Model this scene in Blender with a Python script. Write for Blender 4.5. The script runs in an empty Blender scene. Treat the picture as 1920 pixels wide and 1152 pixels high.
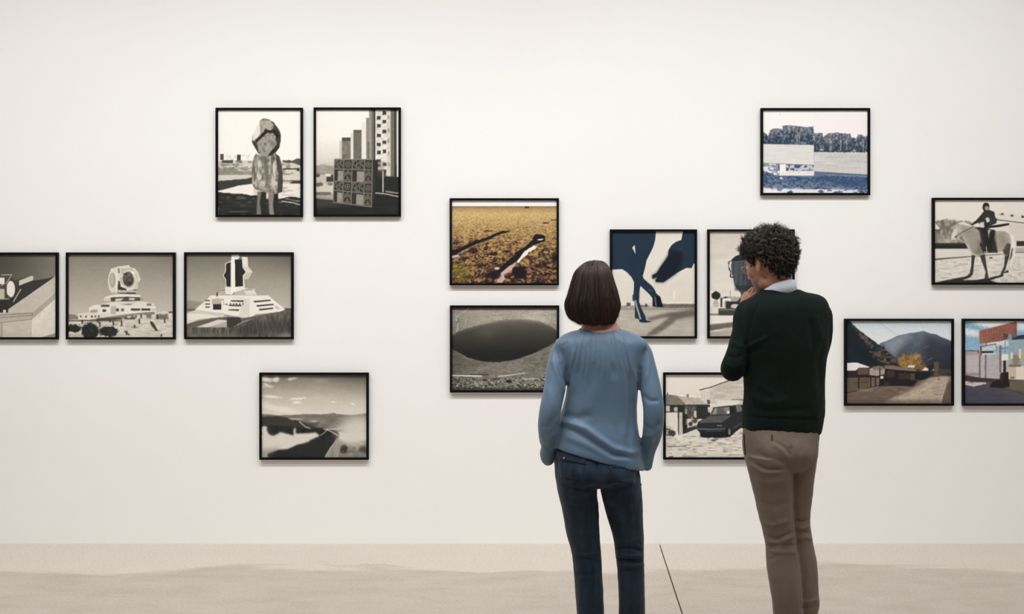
import bpy, bmesh, math, random, time
import numpy as np
from mathutils import Vector, Matrix
from mathutils.bvhtree import BVHTree

sc = bpy.context.scene
COL = sc.collection

# ------------------------------------------------------------------ camera
F_PX = 2187.5          # focal length in pixels of the 1920 px wide frame
CAM_Z = 1.60
HORIZON = 520.0
WALL_Y = 7.0
cd = bpy.data.cameras.new('camera')
cd.sensor_width = 36.0
cd.lens = F_PX / 1920.0 * 36.0
cd.shift_y = -(576.0 - HORIZON) / 1920.0
cd.clip_end = 60
cam = bpy.data.objects.new('camera', cd)
COL.objects.link(cam)
cam.location = (0, 0, CAM_Z)
cam.rotation_euler = (math.pi / 2, 0, 0)
sc.camera = cam

# ------------------------------------------------------------------ world, lights, exposure
w = bpy.data.worlds.new('world')
sc.world = w
w.use_nodes = True
bg = w.node_tree.nodes['Background']
bg.inputs[0].default_value = (1.0, 0.97, 0.93, 1)
bg.inputs[1].default_value = 0.15


def area(name, loc, target, sx, sy, power, colr=(0.950, 0.980, 1.0), spread=180):
    l = bpy.data.lights.new(name, 'AREA')
    l.shape = 'RECTANGLE'
    l.size = sx
    l.size_y = sy
    l.energy = power
    l.color = colr
    l.spread = math.radians(spread)
    o = bpy.data.objects.new(name, l)
    COL.objects.link(o)
    o.location = loc
    d = Vector(target) - Vector(loc)
    o.rotation_euler = d.to_track_quat('-Z', 'Y').to_euler()
    return o


LAMP_Y, LAMP_Z = 4.4, 4.62
area('wall_washer_light', (-0.2, LAMP_Y, LAMP_Z), (-0.25, 7.0, 0.2), 8.4, 0.16, 92, spread=108)
area('room_light', (-0.2, 3.0, 4.66), (-0.2, 3.0, 0), 6.4, 1.6, 136)

sc.view_settings.view_transform = 'Standard'
sc.view_settings.look = 'None'
sc.view_settings.gamma = 1.0
sc.view_settings.use_curve_mapping = False
sc.view_settings.exposure = 0.065

# ------------------------------------------------------------------ helpers


def s2l(c):
    c = np.asarray(c, dtype=np.float64) / 255.0
    return np.where(c <= 0.04045, c / 12.92, ((c + 0.055) / 1.055) ** 2.4)


def rgb(r, g, b):
    v = s2l((r, g, b))
    return (float(v[0]), float(v[1]), float(v[2]), 1.0)


def new_mat(name):
    m = bpy.data.materials.new(name)
    m.use_nodes = True
    nt = m.node_tree
    b = nt.nodes['Principled BSDF']
    return m, nt, b


def setp(b, **kw):
    for k, v in kw.items():
        k = k.replace('_', ' ')
        if k in b.inputs:
            b.inputs[k].default_value = v


def nd(nt, t, **kw):
    n = nt.nodes.new(t)
    for k, v in kw.items():
        setattr(n, k, v)
    return n


def noise_node(nt, scale, detail=4, rough=0.55, vec=None, coord='Object', mapscale=None):
    tc = nd(nt, 'ShaderNodeTexCoord')
    n = nd(nt, 'ShaderNodeTexNoise')
    n.inputs['Scale'].default_value = scale
    n.inputs['Detail'].default_value = detail
    n.inputs['Roughness'].default_value = rough
    src = tc.outputs[coord]
    if mapscale:
        mp = nd(nt, 'ShaderNodeMapping')
        mp.inputs['Scale'].default_value = mapscale
        nt.links.new(src, mp.inputs[0])
        src = mp.outputs[0]
    nt.links.new(src, n.inputs['Vector'])
    return n


def ramp(nt, src, stops):
    r = nd(nt, 'ShaderNodeValToRGB')
    e = r.color_ramp.elements
    while len(e) < len(stops):
        e.new(0.5)
    for el, (p, c) in zip(e, stops):
        el.position = p
        el.color = c
    nt.links.new(src, r.inputs[0])
    return r


def bump(nt, b, src, strength, dist):
    n = nd(nt, 'ShaderNodeBump')
    n.inputs['Strength'].default_value = strength
    n.inputs['Distance'].default_value = dist
    nt.links.new(src, n.inputs['Height'])
    nt.links.new(n.outputs[0], b.inputs['Normal'])


def mixc(nt, fac, a, bcol, mode='MIX'):
    m = nd(nt, 'ShaderNodeMix', data_type='RGBA', blend_type=mode)
    for i, s in ((0, fac), (6, a), (7, bcol)):
        if hasattr(s, 'links') or hasattr(s, 'is_linked'):
            nt.links.new(s, m.inputs[i])
        else:
            m.inputs[i].default_value = s
    return m.outputs[2]


def mesh_np(name, V, Fq, mat=None, smooth=False):
    """mesh from numpy verts and a list / array of faces"""
    me = bpy.data.meshes.new(name)
    V = np.asarray(V, dtype=np.float32)
    if isinstance(Fq, np.ndarray):
        n, k = Fq.shape
        me.vertices.add(len(V))
        me.vertices.foreach_set('co', V.ravel())
        me.loops.add(n * k)
        me.loops.foreach_set('vertex_index', Fq.astype(np.int32).ravel())
        me.polygons.add(n)
        me.polygons.foreach_set('loop_start', np.arange(0, n * k, k, dtype=np.int32))
        me.update(calc_edges=True)
    else:
        me.from_pydata([tuple(map(float, v)) for v in V], [], [tuple(int(i) for i in f) for f in Fq])
        me.update()
    if mat:
        me.materials.append(mat)
    if smooth:
        me.polygons.foreach_set('use_smooth', np.ones(len(me.polygons), dtype=bool))
    return me


def link(name, me, parent=None, loc=None):
    o = bpy.data.objects.new(name, me)
    COL.objects.link(o)
    if parent:
        o.parent = parent
    if loc is not None:
        o.location = loc
    return o


def tag(o, label=None, cat=None, group=None, kind=None):
    if label:
        o['label'] = label
    if cat:
        o['category'] = cat
    if group:
        o['group'] = group
    if kind:
        o['kind'] = kind
    return o


def box_data(x0, x1, y0, y1, z0, z1):
    V = [(x0, y0, z0), (x1, y0, z0), (x1, y1, z0), (x0, y1, z0), (x0, y0, z1), (x1, y0, z1), (x1, y1, z1), (x0, y1, z1)]
    Fc = [(0, 3, 2, 1), (4, 5, 6, 7), (0, 1, 5, 4), (1, 2, 6, 5), (2, 3, 7, 6), (3, 0, 4, 7)]
    return V, Fc


def box(name, x0, x1, y0, y1, z0, z1, mat, parent=None):
    V, Fc = box_data(x0, x1, y0, y1, z0, z1)
    return link(name, mesh_np(name, V, Fc, mat), parent)


def _hash(i, j, k, seed):
    h = (i.astype(np.int64) * 374761393 + j.astype(np.int64) * 668265263 + k * 2147483647 + seed * 974711 + 1013) & 0xffffffff
    h = ((h ^ (h >> 13)) * 1274126177) & 0xffffffff
    h = ((h ^ (h >> 15)) * 2246822519) & 0xffffffff
    return (h ^ (h >> 16)) / 4294967296.0


_T = np.random.default_rng(5).random((512, 512)).astype(np.float32)


def vnoise(X, Y, seed=0, octv=3, gain=0.5):
    out = np.zeros(np.shape(X), np.float32)
    X = np.asarray(X, np.float32); Y = np.asarray(Y, np.float32)
    amp, tot = 1.0, 0.0
    for o in range(octv):
        i = np.floor(X); j = np.floor(Y)
        fx = X - i; fy = Y - j
        fx = fx * fx * (3 - 2 * fx); fy = fy * fy * (3 - 2 * fy)
        sh = (seed + o * 3) * 137
        i0 = (i.astype(np.int32) + sh) & 511; j0 = (j.astype(np.int32) + (sh >> 4) * 7) & 511
        i1 = (i0 + 1) & 511; j1 = (j0 + 1) & 511
        a = _T[j0, i0]; b = _T[j0, i1]; c = _T[j1, i0]; d = _T[j1, i1]
        top = a + (b - a) * fx
        out += amp * (top + (c + (d - c) * fx - top) * fy)
        tot += amp
        amp *= gain
        X = X * 2.03 + 17.3; Y = Y * 2.03 + 5.1
    return out / tot


def vnoise3(P, scale, seed=0, octv=2):
    Q = P / scale
    out = np.zeros(len(P)); amp = 1.0; tot = 0
    for o in range(octv):
        I = np.floor(Q); f = Q - I
        f = f * f * (3 - 2 * f)
        acc = 0
        for dx in (0, 1):
            for dy in (0, 1):
                for dz in (0, 1):
                    wgt = (f[:, 0] if dx else 1 - f[:, 0]) * (f[:, 1] if dy else 1 - f[:, 1]) * (f[:, 2] if dz else 1 - f[:, 2])
                    acc = acc + wgt * _hash(I[:, 0] + dx, I[:, 1] + dy, (I[:, 2] + dz).astype(np.int64), seed + o)
        out += amp * acc; tot += amp; amp *= 0.5
        Q = Q * 2.03 + 7.7
    return out / tot


# ------------------------------------------------------------------ the room
mw, nt, b = new_mat('white_wall_paint')
setp(b, Base_Color=rgb(243, 239, 234), Roughness=0.88)
b.inputs['Specular IOR Level'].default_value = 0.2
nz = noise_node(nt, 1.1, 3)
rp = ramp(nt, nz.outputs[0], [(0.3, rgb(241, 237, 234)), (0.7, rgb(243, 240, 236))])
nt.links.new(rp.outputs[0], b.inputs['Base Color'])
nz2 = noise_node(nt, 260, 2)
bump(nt, b, nz2.outputs[0], 0.08, 0.001)

mc, nt, b = new_mat('ceiling_paint')
setp(b, Base_Color=rgb(238, 235, 230), Roughness=0.9)

# cast floor: cream screed with fine grain; wavy reflection band painted into its colour
mf, nt, b = new_mat('cream_screed_floor')
setp(b, Roughness=0.52)
b.inputs['Specular IOR Level'].default_value = 0.35
tc = nd(nt, 'ShaderNodeTexCoord')
sep = nd(nt, 'ShaderNodeSeparateXYZ')
nt.links.new(tc.outputs['Object'], sep.inputs[0])
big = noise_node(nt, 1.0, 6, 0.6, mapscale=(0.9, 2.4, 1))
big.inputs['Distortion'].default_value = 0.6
mid = noise_node(nt, 1.0, 6, 0.65, mapscale=(3.2, 7.0, 1))
fin = noise_node(nt, 60, 4, 0.75, mapscale=(1, 1.6, 1))
# wavy edge of the painted reflection: y + noise
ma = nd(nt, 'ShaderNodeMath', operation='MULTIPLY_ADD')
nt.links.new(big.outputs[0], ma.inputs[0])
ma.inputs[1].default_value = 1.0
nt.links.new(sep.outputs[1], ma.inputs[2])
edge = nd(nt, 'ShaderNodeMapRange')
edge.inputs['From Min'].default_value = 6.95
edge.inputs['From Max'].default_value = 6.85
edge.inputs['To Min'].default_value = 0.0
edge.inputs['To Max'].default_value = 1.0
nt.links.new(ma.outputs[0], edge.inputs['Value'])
refl_band = ramp(nt, mid.outputs[0], [(0.30, rgb(180, 166, 152)), (0.50, rgb(187, 176, 164)), (0.72, rgb(194, 183, 171))])
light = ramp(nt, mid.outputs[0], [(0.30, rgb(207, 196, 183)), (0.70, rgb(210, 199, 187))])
base = mixc(nt, edge.outputs[0], light.outputs[0], refl_band.outputs[0])
grain = ramp(nt, fin.outputs[0], [(0.30, (0.78, 0.77, 0.76, 1)), (0.66, (1.08, 1.08, 1.08, 1))])
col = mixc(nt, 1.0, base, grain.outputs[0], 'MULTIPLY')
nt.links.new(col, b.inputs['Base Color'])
bump(nt, b, fin.outputs[0], 0.12, 0.002)

mj, nt, b = new_mat('joint_filler')
setp(b, Base_Color=rgb(84, 68, 52), Roughness=0.9)

RX0, RX1, RY0, CEIL = -5.6, 5.6, -3.2, 4.8
# the floor is two cast fields with an open joint between them
J0 = np.array([0.884, 7.0])          # joint at the wall
JD = np.array([-0.0515, -1.0])       # direction towards the camera
jn = 10.2
J1 = J0 + JD * jn
HJ = 0.0036


def slab(name, pts, parent):
    V = [(p[0], p[1], 0.0) for p in pts] + [(p[0], p[1], -0.06) for p in pts]
    n = len(pts)
    Fc = [tuple(range(n)), tuple(range(2 * n - 1, n - 1, -1))] + [(i, i + n, (i + 1) % n + n, (i + 1) % n) for i in range(n)]
    return link(name, mesh_np(name, V, Fc, mf), parent)


floor = box('floor', RX0, RX1, RY0, 7.0, -0.16, -0.045, mj)
tag(floor, 'cream screed floor cast in two fields with one thin joint', 'floor', kind='structure')
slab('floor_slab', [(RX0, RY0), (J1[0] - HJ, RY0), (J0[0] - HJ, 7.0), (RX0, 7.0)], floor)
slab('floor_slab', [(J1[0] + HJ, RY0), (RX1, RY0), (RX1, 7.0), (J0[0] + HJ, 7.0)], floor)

wb = box('wall_back', RX0, RX1, WALL_Y, WALL_Y + 0.2, -0.05, CEIL, mw)
tag(wb, 'white painted gallery wall carrying the framed photographs', 'wall', kind='structure')
tag(box('wall_left', RX0 - 0.2, RX0, RY0, WALL_Y, 0.0, CEIL, mw), 'white side wall of the gallery on the left', 'wall', kind='structure')
tag(box('wall_right', RX1, RX1 + 0.2, RY0, WALL_Y, 0.0, CEIL, mw), 'white side wall of the gallery on the right', 'wall', kind='structure')
tag(box('wall_front', RX0, RX1, RY0 - 0.2, RY0, 0.0, CEIL, mw), 'white gallery wall behind the viewer', 'wall', kind='structure')
tag(box('ceiling', RX0, RX1, RY0, WALL_Y, CEIL, CEIL + 0.2, mc), 'white gallery ceiling above the frame', 'ceiling', kind='structure')
mh, nt, b = new_mat('lamp_housing')
setp(b, Base_Color=rgb(225, 225, 222), Roughness=0.5)
for k, (cx, cy, sx, sy, lab) in enumerate(((-0.2, LAMP_Y, 8.6, 0.24, 'long slim wall washing ceiling lamp'), (-0.2, 3.0, 6.6, 1.7, 'wide ceiling lamp above the visitors'))):
    r = bpy.data.objects.new('ceiling_light', None)
    COL.objects.link(r)
    r.location = (cx, cy, CEIL)
    tag(r, lab, 'ceiling light', 'ceiling lights above the frame')
    box('housing', -sx / 2, sx / 2, -sy / 2, sy / 2, -0.12, 0.0, mh, r)

# ------------------------------------------------------------------ framed photographs: paint kit for the flat prints
NW, NH = 208, 166


def G(v):
    """warm black and white print tone, v 0..1"""
    v = np.clip(np.asarray(v, dtype=np.float64), 0, 1)[..., None]
    k = np.array([0, 0.25, 0.5, 0.75, 1.0])
    cs = np.array([(19, 22, 23), (66, 63, 56), (132, 125, 113), (193, 185, 172), (243, 236, 227)], float)
    out = np.concatenate([np.interp(v, k, cs[:, i]) for i in range(3)], -1)
    return out


class Pic:
    def __init__(s, bx, portrait=False, seed=1):
        w, h = (NH, NW) if portrait else (NW, NH)
        s.w, s.h = w, h
        s.bx = bx
        x0, y0, x1, y1 = bx
        xs = x0 + (np.arange(2 * w) + 0.5) / (2 * w) * (x1 - x0)
        ys = y0 + (np.arange(2 * h) + 0.5) / (2 * h) * (y1 - y0)
        s.X, s.Y = np.meshgrid(xs, ys)
        s.px = (x1 - x0) / (2 * w)
        s.py = (y1 - y0) / (2 * h)
        s.X = s.X.astype(np.float32); s.Y = s.Y.astype(np.float32)
        s.img = np.zeros(s.X.shape + (3,)) + 128.0
        s.seed = seed * 101
        s.detail = 1.0
        s.sat = 1.0

    def c(s, col):
        if np.isscalar(col):
            return G(col)
        col = np.asarray(col, float)
        if col.ndim == 2:
            return G(col)
        return col

    def n(s, sx, sy=None, o=3):
        s.seed += 7
        return vnoise(s.X / sx, s.Y / (sy or sx), s.seed, o)

    def blur(s, m, r):
        r = r / s.px
        if r < 0.4:
            return m
        R = int(min(24, math.ceil(r * 2)))
        k = np.exp(-0.5 * (np.arange(-R, R + 1) / r) ** 2); k /= k.sum()
        for ax in (0, 1):
            p = np.pad(m, [(R, R) if a == ax else (0, 0) for a in (0, 1)], mode='edge')
            o = 0
            for i, kk in enumerate(k):
                o = o + kk * (p[i:i + m.shape[0], :] if ax == 0 else p[:, i:i + m.shape[1]])
            m = o
        return m

    def m(s, pts, soft=0, rough=0, rs=25):
        X, Y = s.X, s.Y
        if rough:
            X = X + (s.n(rs) - .5) * 2 * rough
            Y = Y + (s.n(rs) - .5) * 2 * rough
        ins = np.zeros(X.shape, bool)
        n = len(pts)
        for i in range(n):
            xa, ya = pts[i]; xb, yb = pts[(i + 1) % n]
            if ya == yb:
                continue
            cnd = (ya > Y) != (yb > Y)
            ins ^= cnd & (X < (xb - xa) * (Y - ya) / (yb - ya) + xa)
        return s.blur(ins.astype(float), soft)

    def lay(s, m, col, a=1.0):
        m = (m * a)[..., None]
        s.img = s.img * (1 - m) + s.c(col) * m

    def grad(s, stops):
        ys = [p[0] for p in stops]
        cs = np.array([G(p[1]) if np.isscalar(p[1]) else p[1] for p in stops], float).reshape(len(stops), 3)
        s.img = np.stack([np.interp(s.Y, ys, cs[:, i]) for i in range(3)], -1)

    def win(s, xa, ya, xb, yb):
        """a view of the canvas cropped to a rectangle; painting it paints the canvas"""
        h, w_ = s.X.shape
        i0 = int(np.clip((xa - s.bx[0]) / s.px - 2, 0, w_)); i1 = int(np.clip((xb - s.bx[0]) / s.px + 3, 0, w_))
        j0 = int(np.clip((ya - s.bx[1]) / s.py - 2, 0, h)); j1 = int(np.clip((yb - s.bx[1]) / s.py + 3, 0, h))
        if i1 <= i0 or j1 <= j0:
            return None
        q = Pic.__new__(Pic)
        q.__dict__.update(s.__dict__)
        q.X, q.Y, q.img = s.X[j0:j1, i0:i1], s.Y[j0:j1, i0:i1], s.img[j0:j1, i0:i1]
        q.sl = (slice(j0, j1), slice(i0, i1))
        return q

    def put(s, q, m, col, a):
        s.seed = q.seed
        col = s.c(col)
        if np.ndim(col) == 3:
            col = col[q.sl]
        m = (m * a)[..., None]
        s.img[q.sl] = q.img * (1 - m) + col * m

    def poly(s, pts, col, soft=0, rough=0, a=1.0, rs=25):
        xs = [t[0] for t in pts]; ys = [t[1] for t in pts]
        e = soft * 2.6 + rough + 2
        q = s.win(min(xs) - e, min(ys) - e, max(xs) + e, max(ys) + e)
        if q is not None:
            s.put(q, q.m(pts, soft, rough, rs), col, a)

    def rect(s, x0, y0, x1, y1, col, soft=0, rough=0, a=1.0):
        s.poly([(x0, y0), (x1, y0), (x1, y1), (x0, y1)], col, soft, rough, a)

    def line(s, pts, wd, col, a=1.0, soft=0, rough=0):
        xs = [t[0] for t in pts]; ys = [t[1] for t in pts]
        e = wd / 2 + soft + rough + 2
        q = s.win(min(xs) - e, min(ys) - e, max(xs) + e, max(ys) + e)
        if q is None:
            return
        X, Y = q.X, q.Y
        if rough:
            X = X + (q.n(18) - .5) * 2 * rough; Y = Y + (q.n(18) - .5) * 2 * rough
        D = np.full(X.shape, 1e9, np.float32)
        for (xa, ya), (xb, yb) in zip(pts[:-1], pts[1:]):
            dx, dy = xb - xa, yb - ya
            t = np.clip(((X - xa) * dx + (Y - ya) * dy) / (dx * dx + dy * dy + 1e-9), 0, 1)
            D = np.minimum(D, np.hypot(X - xa - t * dx, Y - ya - t * dy))
        aa = max(s.px, soft)
        s.put(q, np.clip((wd / 2 - D) / aa + .5, 0, 1), col, a)

    def ell(s, cx, cy, rx, ry, col, soft=.15, a=1.0, rot=0, rough=0):
        e = max(rx, ry) * (1 + soft) + rough + 2
        q = s.win(cx - e, cy - e, cx + e, cy + e)
        if q is None:
            return
        X, Y = q.X - cx, q.Y - cy
        if rough:
            X = X + (q.n(20) - .5) * 2 * rough; Y = Y + (q.n(20) - .5) * 2 * rough
        r = math.radians(rot)
        U = X * math.cos(r) + Y * math.sin(r); V = -X * math.sin(r) + Y * math.cos(r)
        d = np.hypot(U / rx, V / ry)
        t = np.clip((1 + soft - d) / (2 * soft), 0, 1)
        s.put(q, t * t * (3 - 2 * t), col, a)

    def mul(s, m, f):
        s.img = s.img * (1 + m * (f - 1))[..., None]

    def tex(s, m, amp, sx, sy=None, o=3):
        s.mul(m, 1 + amp * (s.n(sx, sy, o) - .5) * 2)

    def specks(s, m, col, sx, sy, thr, a=1.0, o=2):
        nn = s.n(sx, sy, o)
        s.lay(m * np.clip((nn - thr) / 0.06, 0, 1), col, a)

    def done(s):
        v = s.img.mean(-1) / 255.0
        mid = np.clip(4 * v * (1 - v), 0, 1) ** 2.6
        k = s.detail
        gr = (vnoise(s.X / (2.4 * s.px), s.Y / (2.0 * s.px), s.seed + 3, 2) - .5) * .14 + (vnoise(s.X / (9 * s.px), s.Y / (5 * s.px), s.seed + 9, 3) - .5) * .16
        i = np.clip(s.img * (1 + (k * gr * mid)[..., None]), 0, 255)
        i = i.mean(-1, keepdims=True) * (1 - s.sat) + i * s.sat
        i = (i[0::2, 0::2] + i[1::2, 0::2] + i[0::2, 1::2] + i[1::2, 1::2]) / 4
        return np.clip(s2l(i) * 1.13, 0, 0.95)


def full(p):
    return np.ones(p.X.shape)


def pic_statue():
    p = Pic((68, 85, 838, 1065), True, 1)
    p.grad([(85, .985), (520, .965), (560, .95)])
    p.lay(p.m([(120, 505), (370, 500), (380, 565), (110, 565)], 4) * (p.n(14, 16) > .52), .8, .6)
    p.poly([(68, 560), (240, 555), (400, 560), (838, 560), (838, 1065), (68, 1065)], .8, 2)
    low = p.m([(68, 562), (838, 562), (838, 690), (68, 690)])
    p.lay(low * np.clip((p.n(40, 18) - .45) * 5, 0, 1), .48, .8)
    p.rect(88, 495, 122, 552, .3, 2); p.rect(245, 503, 278, 556, .24, 1)
    p.rect(105, 552, 208, 580, .28, 2, 4); p.rect(235, 556, 290, 572, .4, 3, 3)
    p.ell(160, 640, 55, 20, .45, .5, .8, rough=10); p.ell(320, 635, 40, 16, .5, .5, .8, rough=10)
    p.rect(68, 655, 400, 690, .5, 5, 4, .8)
    p.poly([(670, 552), (760, 556), (800, 535), (838, 540), (838, 602), (760, 578), (670, 575)], .32, 2, 6)
    p.rect(668, 630, 825, 642, .2, 1); p.rect(800, 625, 825, 655, .25, 1)
    p.rect(740, 742, 838, 772, .22, 3, 6)
    p.poly([(660, 735), (760, 745), (760, 760), (660, 752)], .5, 3)
    p.poly([(68, 748), (300, 728), (400, 712), (400, 770), (250, 800), (170, 832), (68, 836)], .2, 3, 5)
    p.poly([(68, 842), (180, 812), (260, 790), (400, 772), (400, 895), (250, 865), (68, 855)], .93, 3, 3)
    p.poly([(640, 776), (838, 776), (838, 905), (620, 905)], .9, 2)
    p.lay(p.m([(660, 800), (838, 790), (838, 880), (660, 880)], 8) * np.clip((p.n(60, 18) - .5) * 6, 0, 1), .55, .7)
    dk = p.m([(68, 850), (180, 860), (300, 870), (430, 885), (640, 912), (760, 890), (838, 905), (838, 1065), (68, 1065)], 2, 8)
    p.lay(dk, .03 + .16 * p.n(120, 12, 4))
    p.lay(dk * np.clip((p.n(50, 16) - .62) * 8, 0, 1) * (p.Y < 980), .45, .6)
    p.line([(660, 935), (760, 950), (838, 968)], 9, .85, .8, 4, 4); p.line([(700, 915), (838, 940)], 6, .8, .6, 3, 4)
    p.line([(180, 1035), (340, 1030)], 9, .38, .7, 5); p.line([(80, 900), (400, 990)], 14, .22, .5, 8)
    p.rect(510, 860, 560, 912, .85, 4)
    # legs
    p.poly([(437, 845), (518, 850), (508, 1060), (425, 1062)], .1)
    p.poly([(437, 845), (470, 850), (455, 950), (470, 1060), (425, 1062)], .45, 4)
    p.poly([(535, 860), (628, 860), (622, 1062), (545, 1062)], .09)
    p.poly([(535, 860), (588, 860), (578, 970), (590, 1062), (545, 1062)], .5, 3)
    # coat
    body = p.m([(420, 492), (470, 515), (530, 515), (602, 488), (640, 520), (660, 600), (672, 740), (665, 850), (605, 868), (500, 852), (410, 822), (385, 780), (380, 640), (397, 530)], 1, 2)
    p.lay(body, .54 + .75 * (p.n(22, 60, 4) - .5) + .35 * (p.n(9, 20, 2) - .5))
    for x, y, rx, ry, v in ((450, 590, 26, 60, .85), (590, 640, 20, 90, .85), (490, 770, 34, 40, .78), (520, 620, 26, 70, .4), (410, 690, 14, 60, .35), (545, 720, 24, 40, .45), (450, 700, 20, 50, .8), (585, 770, 22, 60, .78)):
        p.lay(body * np.clip(1.6 - 1.6 * np.hypot((p.X - x) / rx, (p.Y - y) / ry), 0, 1), v, .8)
    p.lay(body * p.m([(470, 515), (520, 515), (540, 760), (560, 830), (510, 800), (490, 640)], 8), .36, .6)
    p.lay(body * p.m([(385, 770), (470, 820), (600, 850), (605, 870), (480, 852), (385, 815)], 8), .42, .8)
    p.lay(body * p.m([(602, 488), (645, 515), (675, 740), (665, 855), (618, 866), (628, 700), (612, 560)], 4), .2, .9)
    # head boulder
    head = p.m([(490, 160), (540, 172), (590, 205), (625, 250), (650, 300), (652, 360), (640, 430), (600, 470), (560, 495), (530, 512), (480, 522), (440, 490), (425, 455), (400, 420), (383, 385), (385, 340), (410, 280), (440, 225), (460, 180)], 1, 3)
    p.lay(head, .50 + .7 * (p.n(26, 24, 4) - .5) + .3 * (p.n(9, 9, 2) - .5))
    p.lay(head * p.m([(560, 175), (625, 250), (655, 320), (650, 420), (600, 480), (578, 470), (612, 400), (602, 330), (565, 268), (590, 240)], 3, 6), .08 + .22 * p.n(20, 20, 3), .95)
    p.lay(head * p.m([(456, 182), (463, 300), (430, 350), (386, 372), (398, 292), (440, 222)], 2), .88)
    p.lay(head * p.m([(462, 180), (545, 185), (580, 230), (540, 265), (490, 285), (464, 300)], 3), .66, .7)
    p.line([(430, 375), (470, 325), (500, 305), (515, 272), (545, 285), (595, 285), (620, 330)], 30, .06, .95, 5, 14)
    p.poly([(440, 380), (480, 345), (530, 312), (580, 305), (606, 380), (575, 450), (525, 518), (480, 505)], .5 + .4 * (p.n(16, 34, 3) - .5), 2, 2)
    p.lay(p.m([(440, 380), (530, 312), (606, 380), (525, 518), (480, 505)], 3) * p.n(18, 30), .75, .5)
    p.ell(505, 402, 14, 12, .35, .5, .8)
    p.poly([(384, 372), (420, 380), (436, 420), (446, 492), (425, 460), (398, 415)], .18, 3, 4)
    p.poly([(530, 512), (575, 455), (610, 420), (640, 430), (602, 485), (545, 515)], .1, 3, 2)
    return p


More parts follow.
